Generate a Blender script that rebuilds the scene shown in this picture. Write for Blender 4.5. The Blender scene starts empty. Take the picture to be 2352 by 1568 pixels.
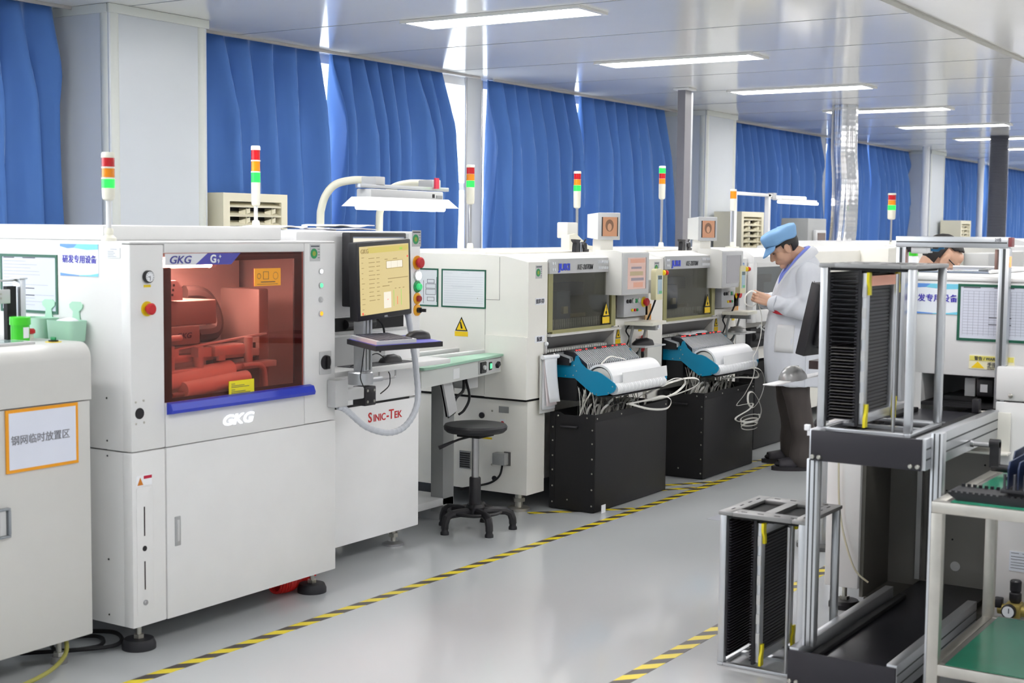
import bpy, bmesh, math, random
from mathutils import Vector, Matrix
random.seed(7)
S = bpy.context.scene
COL = S.collection

# ------------------------------------------------------------------ camera
F_PX, W_PX = 3236.5, 2352.0
YAW, PITCH, ROLL = 0.57332, -0.07914, 0.01033
fwd = Vector((math.cos(YAW)*math.cos(PITCH), math.sin(YAW)*math.cos(PITCH), math.sin(PITCH)))
r0 = Vector((math.sin(YAW), -math.cos(YAW), 0)); u0 = r0.cross(fwd)
rgt = r0*math.cos(ROLL)+u0*math.sin(ROLL); upv = u0*math.cos(ROLL)-r0*math.sin(ROLL)
cam_d = bpy.data.cameras.new('camera'); cam = bpy.data.objects.new('camera', cam_d); COL.objects.link(cam)
M = Matrix.Identity(4)
for i in range(3):
    M[i][0] = rgt[i]; M[i][1] = upv[i]; M[i][2] = -fwd[i]
M[2][3] = 1.55
cam.matrix_world = M
cam_d.sensor_width = 36; cam_d.sensor_fit = 'HORIZONTAL'; cam_d.lens = F_PX/W_PX*36
cam_d.clip_start = 0.05; cam_d.clip_end = 200
cam_d.dof.use_dof = True; cam_d.dof.focus_distance = 7.6; cam_d.dof.aperture_fstop = 4.5
S.camera = cam

# ------------------------------------------------------------------ world, light, exposure
wd = bpy.data.worlds.new('daylight'); S.world = wd; wd.use_nodes = True
bg = wd.node_tree.nodes['Background']; bg.inputs[0].default_value = (0.93, 0.97, 1, 1); bg.inputs[1].default_value = 4.0
PANEL_STRENGTH = 24.0
S.view_settings.view_transform = 'Standard'; S.view_settings.look = 'None'
S.view_settings.gamma = 1; S.view_settings.use_curve_mapping = False
S.view_settings.exposure = 0.32
S.cycles.max_bounces = 10; S.cycles.diffuse_bounces = 5; S.cycles.glossy_bounces = 5
S.cycles.transparent_max_bounces = 12; S.cycles.transmission_bounces = 6
S.cycles.sample_clamp_indirect = 6
S.cycles.use_denoising = True
S.cycles.caustics_reflective = False; S.cycles.caustics_refractive = False

# ------------------------------------------------------------------ materials
def lin(c):
    return tuple(((v/255)/12.92 if v/255 <= 0.04045 else ((v/255+0.055)/1.055)**2.4) for v in c)
MATS = {}
def mat(name, rgb, rough=0.5, metal=0.0, var=0.04, scale=6.0, bump=0.0, bscale=200.0, emit=0.0, coat=0.0, spec=0.5, ecol=None):
    if name in MATS: return MATS[name]
    m = bpy.data.materials.new(name); m.use_nodes = True; nt = m.node_tree; p = nt.nodes['Principled BSDF']
    c = lin(rgb)
    p.inputs['Roughness'].default_value = rough; p.inputs['Metallic'].default_value = metal
    p.inputs['Specular IOR Level'].default_value = spec
    p.inputs['Coat Weight'].default_value = coat; p.inputs['Coat Roughness'].default_value = 0.08
    tc = nt.nodes.new('ShaderNodeTexCoord'); nz = nt.nodes.new('ShaderNodeTexNoise')
    nz.inputs['Scale'].default_value = scale; nz.inputs['Detail'].default_value = 4
    nt.links.new(tc.outputs['Object'], nz.inputs['Vector'])
    mx = nt.nodes.new('ShaderNodeMix'); mx.data_type = 'RGBA'
    mx.inputs['A'].default_value = tuple(max(0, v*(1-var)) for v in c)+(1,)
    mx.inputs['B'].default_value = tuple(min(1, v*(1+var)) for v in c)+(1,)
    nt.links.new(nz.outputs['Fac'], mx.inputs['Factor']); nt.links.new(mx.outputs['Result'], p.inputs['Base Color'])
    if bump:
        n2 = nt.nodes.new('ShaderNodeTexNoise'); n2.inputs['Scale'].default_value = bscale
        nt.links.new(tc.outputs['Object'], n2.inputs['Vector'])
        b = nt.nodes.new('ShaderNodeBump'); b.inputs['Strength'].default_value = bump; b.inputs['Distance'].default_value = 0.002
        nt.links.new(n2.outputs['Fac'], b.inputs['Height']); nt.links.new(b.outputs['Normal'], p.inputs['Normal'])
    if emit:
        p.inputs['Emission Color'].default_value = (lin(ecol) if ecol else c)+(1,); p.inputs['Emission Strength'].default_value = emit
    MATS[name] = m; return m
def pane_mat(name, tint, rough=0.03, refl=0.035):
    m = bpy.data.materials.new(name); m.use_nodes = True; nt = m.node_tree; nt.nodes.clear()
    out = nt.nodes.new('ShaderNodeOutputMaterial'); mix = nt.nodes.new('ShaderNodeMixShader')
    tr = nt.nodes.new('ShaderNodeBsdfTransparent'); gl = nt.nodes.new('ShaderNodeBsdfGlossy'); lw = nt.nodes.new('ShaderNodeLayerWeight')
    tr.inputs[0].default_value = tuple(tint)+(1,); gl.inputs['Roughness'].default_value = rough
    pw = nt.nodes.new('ShaderNodeMath'); pw.operation = 'POWER'; pw.inputs[1].default_value = 4.0
    ma = nt.nodes.new('ShaderNodeMath'); ma.operation = 'MULTIPLY_ADD'; ma.inputs[1].default_value = 0.8; ma.inputs[2].default_value = refl
    nt.links.new(lw.outputs['Facing'], pw.inputs[0]); nt.links.new(pw.outputs[0], ma.inputs[0])
    nt.links.new(ma.outputs[0], mix.inputs[0]); nt.links.new(tr.outputs[0], mix.inputs[1]); nt.links.new(gl.outputs[0], mix.inputs[2])
    nt.links.new(mix.outputs[0], out.inputs[0]); MATS[name] = m; return m
WHITE = mat('machine_white', (228,228,228), 0.42)
GWHITE = mat('machine_warm_white', (208,207,204), 0.42)
WHITE2 = mat('machine_bright_white', (243,243,244), 0.4)
CREAM = mat('machine_cream', (241,239,232), 0.45)
LGREY = mat('light_grey_paint', (196,197,198), 0.42)
MGREY = mat('mid_grey_paint', (150,152,152), 0.45)
DGREY = mat('dark_grey_paint', (92,92,92), 0.5)
SEAM = mat('seam_shadow_line', (110,110,106), 0.8)
BLACK = mat('black_plastic', (28,27,32), 0.42)
BLACKM = mat('matte_black', (14,14,18), 0.7)
RUBBER = mat('black_rubber', (30,30,36), 0.6)
ALU = mat('anodised_aluminium', (208,210,214), 0.34, 0.85, var=0.06)
STEEL = mat('steel', (190,190,192), 0.28, 1.0, var=0.08)
STEELB = mat('brushed_stainless', (196,192,184), 0.36, 0.9, var=0.18, scale=14)
ZINC = mat('zinc_screw', (190,188,180), 0.3, 0.9)
CARD = mat('paper_white', (238,240,244), 0.7)
PAPERB = mat('paper_cool', (214,218,232), 0.7)
INK = mat('ink_dark', (70,72,84), 0.8)
INKL = mat('ink_pale', (150,154,170), 0.8)
GREENF = mat('green_frame', (24,92,70), 0.45)
BLUEBAR = mat('cobalt_blue_paint', (36,58,188), 0.35)
RED = mat('red_plastic', (196,32,40), 0.35)
YEL = mat('yellow_plastic', (236,206,24), 0.4)
YELL = mat('yellow_label', (240,208,30), 0.55)
ORANGE = mat('orange_plastic', (246,160,24), 0.45)
GREENP = mat('green_plastic', (40,150,90), 0.4)
MINT = mat('mint_plastic', (172,216,192), 0.42)
TEAL = mat('teal_blue_paint', (0,134,176), 0.38)
LENSR = mat('red_lens', (198,16,28), 0.18, coat=0.4)
LENSA = mat('amber_lens', (244,144,10), 0.18, coat=0.4)
LENSG = mat('green_lens_lit', (20,130,60), 0.2, emit=1.6, ecol=(40,255,70))
LENSG0 = mat('green_lens', (24,150,90), 0.2, coat=0.4)
IVORY = mat('ivory_plastic', (234,232,218), 0.4)
LITW = mat('lit_white_button', (245,248,250), 0.3, emit=1.0)
LITG = mat('lit_green_button', (90,235,150), 0.3, emit=1.1)
LITO = mat('lit_orange_button', (250,170,40), 0.3, emit=0.8)
LEDR = mat('red_led', (255,60,60), 0.3, emit=1.4)
TUBEW = mat('lit_tube', (255,252,246), 0.3, emit=2.2)
TUBEP = mat('lit_tube_bright', (255,255,255), 0.3, emit=7.0)
PIPEW = mat('white_pipe', (225,226,228), 0.35)

# ------------------------------------------------------------------ mesh helpers
class MB:
    def __init__(s): s.bm = bmesh.new()
    def box(s, x0, x1, y0, y1, z0, z1, bev=0.0, seg=2):
        vs = [s.bm.verts.new((x, y, z)) for x in (x0, x1) for y in (y0, y1) for z in (z0, z1)]
        fs = [s.bm.faces.new([vs[i] for i in q]) for q in ((0,1,3,2),(4,6,7,5),(0,4,5,1),(2,3,7,6),(0,2,6,4),(1,5,7,3))]
        if bev:
            es = list({e for f in fs for e in f.edges})
            bmesh.ops.bevel(s.bm, geom=es, offset=bev, segments=seg, affect='EDGES', profile=0.5)
        return s
    def obox(s, c, ex, ey, ez, hx, hy, hz, bev=0.0):
        c, ex, ey, ez = Vector(c), Vector(ex), Vector(ey), Vector(ez)
        vs = [s.bm.verts.new(c+ex*(a*hx)+ey*(b*hy)+ez*(d*hz)) for a in (-1,1) for b in (-1,1) for d in (-1,1)]
        fs = [s.bm.faces.new([vs[i] for i in q]) for q in ((0,1,3,2),(4,6,7,5),(0,4,5,1),(2,3,7,6),(0,2,6,4),(1,5,7,3))]
        if bev:
            bmesh.ops.bevel(s.bm, geom=list({e for f in fs for e in f.edges}), offset=bev, segments=2, affect='EDGES')
        return s
    def ring(s, c, n, r, seg, up=None):
        n = Vector(n).normalized(); a = n.orthogonal().normalized() if up is None else Vector(up)
        b = n.cross(a)
        return [s.bm.verts.new(Vector(c)+a*(r*math.cos(t))+b*(r*math.sin(t))) for t in [2*math.pi*i/seg for i in range(seg)]]
    def bridge(s, A, B):
        n = len(A)
        for i in range(n): s.bm.faces.new((A[i], A[(i+1)%n], B[(i+1)%n], B[i]))
    def cyl(s, p0, p1, r0, r1=None, seg=18, caps=True):
        r1 = r0 if r1 is None else r1; p0, p1 = Vector(p0), Vector(p1); n = (p1-p0).normalized(); a = n.orthogonal().normalized()
        A = s.ring(p0, n, r0, seg, a); B = s.ring(p1, n, r1, seg, a); s.bridge(A, B)
        if caps: s.bm.faces.new(A[::-1]); s.bm.faces.new(B)
        return s
    def lathe(s, prof, c=(0,0,0), axis=(0,0,1), seg=24, caps=True):
        ax = Vector(axis).normalized(); a = ax.orthogonal().normalized(); rings = []
        for r, h in prof: rings.append(s.ring(Vector(c)+ax*h, ax, max(r, 1e-4), seg, a))
        for A, B in zip(rings, rings[1:]): s.bridge(A, B)
        if caps: s.bm.faces.new(rings[0][::-1]); s.bm.faces.new(rings[-1])
        return s
    def tube(s, path, r, seg=8, flat=None):
        P = [Vector(p) for p in path]; rings = []; a = None
        for i, p in enumerate(P):
            t = (P[min(i+1, len(P)-1)]-P[max(i-1, 0)]).normalized()
            a = t.orthogonal().normalized() if a is None else (a-t*a.dot(t)).normalized()
            b = t.cross(a); rr = r[i] if isinstance(r, (list, tuple)) else r
            if flat: rings.append([s.bm.verts.new(p+a*(rr*math.cos(q))+b*(rr*flat*math.sin(q))) for q in [2*math.pi*k/seg for k in range(seg)]])
            else: rings.append([s.bm.verts.new(p+a*(rr*math.cos(q))+b*(rr*math.sin(q))) for q in [2*math.pi*k/seg for k in range(seg)]])
        for A, B in zip(rings, rings[1:]): s.bridge(A, B)
        s.bm.faces.new(rings[0][::-1]); s.bm.faces.new(rings[-1]); return s
    def prism(s, pts, ax, a, b):
        def P(u, v, w): return {'x': (w, u, v), 'y': (u, w, v), 'z': (u, v, w)}[ax]
        A = [s.bm.verts.new(P(u, v, a)) for u, v in pts]; B = [s.bm.verts.new(P(u, v, b)) for u, v in pts]
        s.bridge(A, B); s.bm.faces.new(A[::-1]); s.bm.faces.new(B); return s
    def quad(s, *p):
        s.bm.faces.new([s.bm.verts.new(q) for q in p]); return s
    def ball(s, c, r, seg=16, rings=10):
        rx, ry, rz = (r, r, r) if not isinstance(r, (tuple, list)) else r
        bmesh.ops.create_uvsphere(s.bm, u_segments=seg, v_segments=rings, radius=1,
            matrix=Matrix.Translation(Vector(c)) @ Matrix.Diagonal((rx, ry, rz, 1)))
        return s
    def grid(s, rows):
        R = [[s.bm.verts.new(p) for p in row] for row in rows]
        for A, B in zip(R, R[1:]):
            for i in range(len(A)-1): s.bm.faces.new((A[i], A[i+1], B[i+1], B[i]))
        return s
    def build(s, name, m, parent=None, smooth=0.6, local=False, kind=None, bevel=0.0):
        me = bpy.data.meshes.new(name); bmesh.ops.recalc_face_normals(s.bm, faces=s.bm.faces[:])
        s.bm.to_mesh(me); s.bm.free()
        if not local and parent is not None:
            q = parent; loc = Vector(q.location)
            while q.parent: q = q.parent; loc += q.location
            me.transform(Matrix.Translation(-loc))
        me.materials.append(m)
        if smooth: me.shade_smooth(); me.set_sharp_from_angle(angle=smooth)
        o = bpy.data.objects.new(name, me); COL.objects.link(o)
        if parent is not None: o.parent = parent
        if kind: o['kind'] = kind
        return o
def build_multi(name, items, parent, local=False, smooth=0.6):
    bm = bmesh.new(); mats = []
    for i, (b, m) in enumerate(items):
        bmesh.ops.recalc_face_normals(b.bm, faces=b.bm.faces[:])
        for f in b.bm.faces: f.material_index = i
        t = bpy.data.meshes.new('t'); b.bm.to_mesh(t); b.bm.free(); bm.from_mesh(t); bpy.data.meshes.remove(t); mats.append(m)
    w = MB(); w.bm.free(); w.bm = bm
    o = w.build(name, mats[0], parent, smooth=smooth, local=local)
    for m in mats[1:]: o.data.materials.append(m)
    return o
def tag(o, label, cat, group=None, kind=None):
    o['label'] = label; o['category'] = cat
    if group: o['group'] = group
    if kind: o['kind'] = kind
    return o
def thing(name, label, cat, loc=(0,0,0), group=None):
    o = bpy.data.objects.new(name, None); COL.objects.link(o); o.location = loc; o.empty_display_size = 0.1
    return tag(o, label, cat, group)
def rot_z(o, a): o.rotation_euler = (0, 0, a)
def bx(name, m, parent, x0, x1, y0, y1, z0, z1, bev=0.0, **k):
    return MB().box(x0, x1, y0, y1, z0, z1, bev).build(name, m, parent, **k)
def copy_tree(o, parent=None):
    c = o.copy(); COL.objects.link(c)
    if parent is not None: c.parent = parent
    for ch in list(o.children): copy_tree(ch, c)
    return c
def text(s, size, org, xd, ud, m, parent, name='lettering', shear=0.0, bold=0.0, align='LEFT', sx=1.0, depth=0.0008, local=False):
    cu = bpy.data.curves.new('t', 'FONT'); cu.body = s; cu.size = size; cu.shear = shear; cu.offset = bold*size
    cu.align_x = align; cu.extrude = depth; cu.resolution_u = 3
    t = bpy.data.objects.new('t', cu); COL.objects.link(t)
    dg = bpy.context.evaluated_depsgraph_get(); dg.update()
    me = bpy.data.meshes.new_from_object(t.evaluated_get(dg)); bpy.data.objects.remove(t); bpy.data.curves.remove(cu)
    xd, ud = Vector(xd).normalized(), Vector(ud).normalized(); n = xd.cross(ud)
    T = Matrix.Identity(4)
    for i in range(3): T[i][0] = xd[i]*sx; T[i][1] = ud[i]; T[i][2] = n[i]; T[i][3] = org[i]
    me.transform(T)
    if not local:
        q = parent; loc = Vector(q.location)
        while q.parent: q = q.parent; loc += q.location
        me.transform(Matrix.Translation(-loc))
    me.materials.clear(); me.materials.append(m); me.name = name
    o = bpy.data.objects.new(name, me); COL.objects.link(o); o.parent = parent
    return o
XF, XL, UP = (1,0,0), (0,-1,0), (0,0,1)     # reading direction on front faces (facing -Y) and on left faces (facing -X)
def spline(pts, n=8):
    P = [Vector(p) for p in pts]; out = []
    for i in range(len(P)-1):
        a, b, c, d = P[max(i-1,0)], P[i], P[i+1], P[min(i+2,len(P)-1)]
        for k in range(n):
            t = k/n; out.append(0.5*((2*b)+(c-a)*t+(2*a-5*b+4*c-d)*t*t+(3*b-a-3*c+d)*t**3))
    return out+[P[-1]]
# a framed/unframed sheet on a left face (plane X=x): y0 (far/left) .. y1 (near/right), z0..z1
def lines_on_left(parent, x, y0, y1, rows, m=INKL, h=0.0012, name='print_lines'):
    b = MB()
    for z, a, c in rows:
        ya, yb = y0+(y1-y0)*a, y0+(y1-y0)*c
        b.box(x-0.0004, x, min(ya,yb), max(ya,yb), z-h/2, z+h/2)
    return b.build(name, m, parent, smooth=0)
# ------------------------------------------------------------------ room shell
H = 2.75; WY = 6.5
def floor_mat():
    m = mat('grey_epoxy_floor', (187,190,192), 0.10, var=0.05, scale=0.6, bump=0.03, bscale=3.0, spec=0.45)
    return m
def struct(name, b, m, **k):
    o = b.build(name, m, **k); o['kind'] = 'structure'; return o
struct('floor', MB().box(-4, 42, -6, 7.2, -0.1, 0), floor_mat())
CEILM = mat('glossy_ceiling_panel', (244,243,239), 0.12, var=0.02, spec=0.5, bump=0.04, bscale=2.2)
struct('ceiling', MB().box(-4, 42, -6, 7.2, H, H+0.1), CEILM)
WALLM = mat('grey_white_wall', (206,212,220), 0.4)
SILL = mat('wall_paint_white', (226,228,230), 0.5)
struct('wall_window_side', MB().box(-4, 42, WY, WY+0.06, 0, 0.9), SILL)
struct('wall_right', MB().box(-4, 42, -6.1, -6, 0, H), SILL)
struct('wall_near', MB().box(-4.1, -4, -6, 7.2, 0, H), SILL)
struct('wall_far', MB().box(42, 42.1, -6, 7.2, 0, H), SILL)
# ceiling panel seams and the metal strip along the room
b = MB()
for i in range(-2, 34): b.box(2.02+1.14*i-0.004, 2.02+1.14*i+0.004, 2.42, WY, H-0.002, H+0.001)
struct('trim_1', b, mat('ceiling_seam', (150,152,154), 0.3))
b = MB().box(-4, 42, 2.36, 2.41, H-0.012, H+0.001, 0.004)
struct('trim_2', b, mat('ceiling_strip', (176,174,166), 0.4))
# columns: panel-clad, rounded corner profiles
COLM = mat('column_cladding', (208,213,219), 0.34, var=0.02)
PROF = mat('column_corner_profile', (214,217,212), 0.3, var=0.02)
for k in range(-1, 5):
    x0 = 5.30+7.56*k; x1 = x0+0.74
    o = struct('column', MB().box(x0+0.005, x1-0.005, 6.045, WY+0.3, 0, H-0.001), COLM); o.name = 'pillar'
    c = MB()
    for xc in (x0+0.045, x1-0.045):
        c.cyl((xc, 6.085, 0), (xc, 6.085, H-0.002), 0.05, seg=20)
    c.box(x0-0.006, x1+0.006, 6.03, 6.044, H-0.05, H-0.001, 0.003)
    c.box(x0-0.006, x0+0.004, 6.05, WY, H-0.05, H-0.001, 0.003)
    c.build('corner_profile', PROF, o)
# mullion posts between windows
MULL = mat('mullion_white', (214,216,218), 0.35)
mull = []
for k in range(-1, 5):
    mx0 = 9.26+7.60*k+(0.14 if k > 0 else 0)
    o = struct('trim_3', MB().box(mx0, mx0+0.2, 6.425, 6.445, 0.9, H, 0.004), MULL)
    MB().cyl((mx0-0.012, 6.43, 0.9), (mx0-0.012, 6.43, H-0.01), 0.012).cyl((mx0+0.21, 6.43, 0.9), (mx0+0.21, 6.43, H-0.01), 0.012).build('chrome_edge', STEEL, o)
    mull.append(mx0)
# windows: frame + pane
FR = mat('window_frame_white', (226,222,218), 0.4)
GLASS = pane_mat('clear_pane', (0.96,0.98,1.0))
cols = [5.30+7.56*k for k in range(-1, 5)]
n = 1
for k in range(0, 5):
    a = cols[k]+0.74 if k < 5 else 0; bnd = cols[k+1] if k+1 < len(cols) else 42
    m0 = mull[k]
    for (x0, x1) in ((a+0.25, m0+0.19), (m0+0.19, bnd-0.5)):
        wl = struct('wall_window_side', MB().box(a-0.01, a+0.25, WY, WY+0.06, 0.9, H), SILL) if x0 < m0 else struct('wall_window_side', MB().box(bnd-0.5, bnd+0.01, WY, WY+0.06, 0.9, H), SILL)  # unseen strips behind the curtains, widened to block window light at the pillars
        f = MB()
        f.box(x0, x1, WY+0.005, WY+0.05, 0.9, 0.96).box(x0, x1, WY+0.005, WY+0.05, H-0.06, H)
        f.box(x0, x0+0.05, WY+0.005, WY+0.05, 0.96, H-0.06).box(x1-0.05, x1, WY+0.005, WY+0.05, 0.96, H-0.06)
        xm = x1-0.95; f.box(xm-0.03, xm+0.03, WY+0.005, WY+0.05, 0.96, H-0.06)
        f.box(xm, x1, WY+0.005, WY+0.05, 1.86, 1.92)
        w = struct('window_%d' % n, f, FR); n += 1
        bx('pane', GLASS, w, x0+0.05, x1-0.05, WY+0.022, WY+0.030, 0.96, H-0.06)
# ceiling light panels
DIFF = mat('lit_diffuser', (255,255,255), 0.4, emit=PANEL_STRENGTH, ecol=(255,253,252))
ALUW = mat('light_frame_white', (220,220,218), 0.3)
def light_panel(x, y, first=[None]):
    if first[0] is None:
        t = thing('ceiling_light', '', 'ceiling light', (x, y, H), 'recessed white light panels in a row on the ceiling')
        f = MB()
        f.box(-.155,.155,-.605,-.575,-.014,0).box(-.155,.155,.575,.605,-.014,0).box(-.155,-.13,-.575,.575,-.014,0).box(.13,.155,-.575,.575,-.014,0)
        f.build('frame', ALUW, t, local=True); MB().box(-.13,.13,-.575,.575,-.010,-.002).build('diffuser', DIFF, t, local=True)
        first[0] = t; return t
    t = copy_tree(first[0]); t.location = (x, y, H); return t
NEAR = {3:'large lit panel nearest the camera, above the twin blue curtains',4:'lit panel second nearest, above the grey steel post',5:'lit panel third from the near end, left of the silver duct',6:'lit panel crossed by the silver duct top',7:'lit panel right of the silver duct near the thin white pipe',8:'lit panel crossed by the top of the ribbed grey duct',9:'small far lit panel right beside the ribbed grey duct'}
for i in range(0, 16):
    t = light_panel(6.76+2.28*(i-3), 4.46)
    t['label'] = NEAR.get(i, 'white ceiling light panel in the window-side row beyond the photo')
for yy in (0.9, -2.8):
    for i in range(0, 14):
        t = light_panel(6.76+2.28*(i-3), yy); t['label'] = 'white ceiling light panel in a row over the right half of the hall'
        t['group'] = 'light panels over the right half of the hall'
# curtains
def cur_mat():
    m = mat('blue_curtain_cloth', (84,126,194), 0.75, var=0.05, scale=3, bump=0.15, bscale=700, spec=0.25)
    nt = m.node_tree; p = nt.nodes['Principled BSDF']; out = nt.nodes['Material Output']
    tl = nt.nodes.new('ShaderNodeBsdfTranslucent'); tl.inputs[0].default_value = lin((100,144,212))+(1,)
    mx = nt.nodes.new('ShaderNodeMixShader'); mx.inputs[0].default_value = 0.10
    nt.links.new(p.outputs[0], mx.inputs[1]); nt.links.new(tl.outputs[0], mx.inputs[2]); nt.links.new(mx.outputs[0], out.inputs[0])
    p.inputs['Sheen Weight'].default_value = .7; p.inputs['Sheen Roughness'].default_value = .35; p.inputs['Sheen Tint'].default_value = lin((190,214,250))+(1,)
    return m
CUR = cur_mat()
def curtain(x0, x1, label, el=None, er=None, pleats=None, seed=0):
    rnd = random.Random(seed); w = x1-x0; n = pleats or max(4, int(w/0.2)); z1, z0 = H-0.004, 0.75
    ph = [rnd.uniform(-.35,.35) for _ in range(n+2)]; am = [rnd.uniform(.6,1.25) for _ in range(n+2)]
    drift = [rnd.uniform(-.06,.06) for _ in range(n+2)]
    NX, NZ = n*14, 26; rows = []
    for j in range(NZ+1):
        z = z1+(z0-z1)*j/NZ; d = (z1-z); g = min(1, d/0.5)
        a = x0+(el(z) if el else 0); c = x1+(er(z) if er else 0)
        row = []
        for i in range(NX+1):
            u = i/NX; q = u*n; k = int(min(q, n-1)); fr = q-k
            pq = q + (ph[k]*(1-fr)+ph[k+1]*fr)*0.6*g + 0.10*math.sin(z*1.7+k)*g
            A = (am[k]*(1-fr)+am[k+1]*fr)
            s = math.sin(2*math.pi*pq+0.85*g*math.sin(2*math.pi*pq))
            sharp = 0.006*math.sin(4*math.pi*pq+1.0)
            depth = (0.040*(1-g)+0.105*g)*A*s + sharp*g
            x = a+(c-a)*u + (drift[k]*(1-fr)+drift[k+1]*fr)*g*math.sin(math.pi*u) + 0.022*g*math.cos(2*math.pi*pq)
            row.append((x, min(6.485, 6.385+depth), z))
        rows.append(row)
    o = MB().grid(rows).build('curtain', CUR, None, smooth=3.2)
    md = o.modifiers.new('thick', 'SOLIDIFY'); md.thickness = 0.004
    tag(o, label, 'curtain', 'blue pleated curtains along the windows'); return o
curtain(3.4, 5.20, 'blue curtain at the far left edge, left of the nearest pillar', seed=1, er=lambda z: 0.04*(2.75-z))
curtain(6.07, 7.50, 'blue curtain right of the nearest pillar, behind the beige air cooler', seed=2, pleats=6, er=lambda z: -0.075+0.075*min(1,(2.75-z)/0.95))
curtain(7.57, 8.84, 'blue curtain behind the inspection lamp, bulging out beside the open window gap', seed=3, pleats=8, er=lambda z: 0.105*math.sin(min(1,(2.75-z)/1.1)*math.pi*0.62))
curtain(9.5, 10.82, 'blue curtain left of the thin bright gap in the middle window', seed=4, pleats=7, er=lambda z: 0.10*min(1,max(0,(2.75-z))/0.9))
curtain(10.99, 12.60, 'blue curtain in the middle window beside the grey steel post', seed=5, pleats=8, el=lambda z: 0.03*min(1,(2.75-z)/0.8), er=lambda z: 0.22*min(1,(2.75-z)/1.3))
curtain(13.62, 15.28, 'blue curtain just right of the second pillar, behind the small beige cooler', seed=6, pleats=8)
curtain(15.34, 16.85, 'blue curtain behind the straight white lamp arm, ending at a dark gap', seed=7, pleats=8, er=lambda z: 0.05*(2.75-z))
curtain(17.24, 18.62, 'blue curtain immediately left of the silver duct', seed=8, pleats=7)
curtain(18.74, 20.40, 'blue curtain immediately right of the silver duct', seed=9, pleats=8, er=lambda z: 0.35*min(1,(2.75-z)/1.2))
curtain(21.16, 24.2, 'far blue curtain right of the third pillar, above a small beige cooler', seed=10, pleats=14, er=lambda z: 0.05)
curtain(24.9, 27.9, 'farthest blue curtain seen beside and behind the ribbed grey duct', seed=11, pleats=14)
# curtain rail strips
b = MB()
for x0, x1 in ((3.2,5.29),(6.05,9.3),(9.5,12.85),(13.6,17.0),(17.2,20.4),(21.2,24.5),(24.7,28)): b.box(x0, x1, 6.325, 6.34, H-0.018, H-0.001)
struct('trim_4', b, mat('curtain_rail', (180,176,172), 0.4))
# floor tapes
def tape_mat():
    m = mat('hazard_tape', (236,212,40), 0.35, var=0.02); nt = m.node_tree; p = nt.nodes['Principled BSDF']
    tc = nt.nodes.new('ShaderNodeTexCoord'); mp = nt.nodes.new('ShaderNodeMapping'); wv = nt.nodes.new('ShaderNodeTexWave')
    wv.wave_type = 'BANDS'; wv.bands_direction = 'X'; wv.inputs['Scale'].default_value = 1.0
    sp = nt.nodes.new('ShaderNodeSeparateXYZ'); ad = nt.nodes.new('ShaderNodeMath'); ad.operation = 'MULTIPLY_ADD'; ad.inputs[1].default_value = 1.15
    fr = nt.nodes.new('ShaderNodeMath'); fr.operation = 'MULTIPLY'; fr.inputs[1].default_value = 1/0.145
    f2 = nt.nodes.new('ShaderNodeMath'); f2.operation = 'FRACT'; gt = nt.nodes.new('ShaderNodeMath'); gt.operation = 'GREATER_THAN'; gt.inputs[1].default_value = 0.5
    nt.nodes.remove(wv); nt.nodes.remove(mp)
    uv = nt.nodes.new('ShaderNodeUVMap')
    nt.links.new(tc.outputs['Object'], sp.inputs[0])
    nt.links.new(sp.outputs['Y'], ad.inputs[0]); nt.links.new(sp.outputs['X'], ad.inputs[2])
    nt.links.new(ad.outputs[0], fr.inputs[0]); nt.links.new(fr.outputs[0], f2.inputs[0]); nt.links.new(f2.outputs[0], gt.inputs[0])
    mx = nt.nodes.new('ShaderNodeMix'); mx.data_type = 'RGBA'
    mx.inputs['A'].default_value = lin((228,206,34))+(1,); mx.inputs['B'].default_value = lin((62,54,50))+(1,)
    nt.links.new(gt.outputs[0], mx.inputs['Factor']); nt.links.new(mx.outputs['Result'], p.inputs['Base Color'])
    return m
TAPE = tape_mat()
def tape(x0, y0, x1, y1, w, label, z=0.0008):
    d = Vector((x1-x0, y1-y0, 0)); L = d.length
    o = MB().box(0, L, -w/2, w/2, 0, z).build('hazard_tape', TAPE, None, smooth=0)
    o.location = (x0, y0, 0); rot_z(o, math.atan2(d.y, d.x)); tag(o, label, 'floor tape', 'black and yellow floor tapes'); return o
tape(2.2, 3.62, 14, 3.612, 0.052, 'long black and yellow tape on the floor in front of the left machine row')
tape(2.2, 2.25, 14, 2.25, 0.06, 'black and yellow floor tape running behind the magazine rack on the floor', 0.0009)
tape(6.47, 4.06, 6.93, 3.645, 0.045, 'short diagonal tape in front of the first black bin', 0.001)
tape(7.45, 3.99, 7.96, 3.645, 0.045, 'short diagonal tape from the first bin to the second bin', 0.001)
tape(7.35, 3.90, 7.72, 3.645, 0.045, 'short diagonal tape meeting the long tape at the right end of the first bin', 0.0012)
tape(8.55, 3.96, 9.05, 3.645, 0.045, 'short diagonal tape by the dark sandals, right of the second bin', 0.001)
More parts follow.
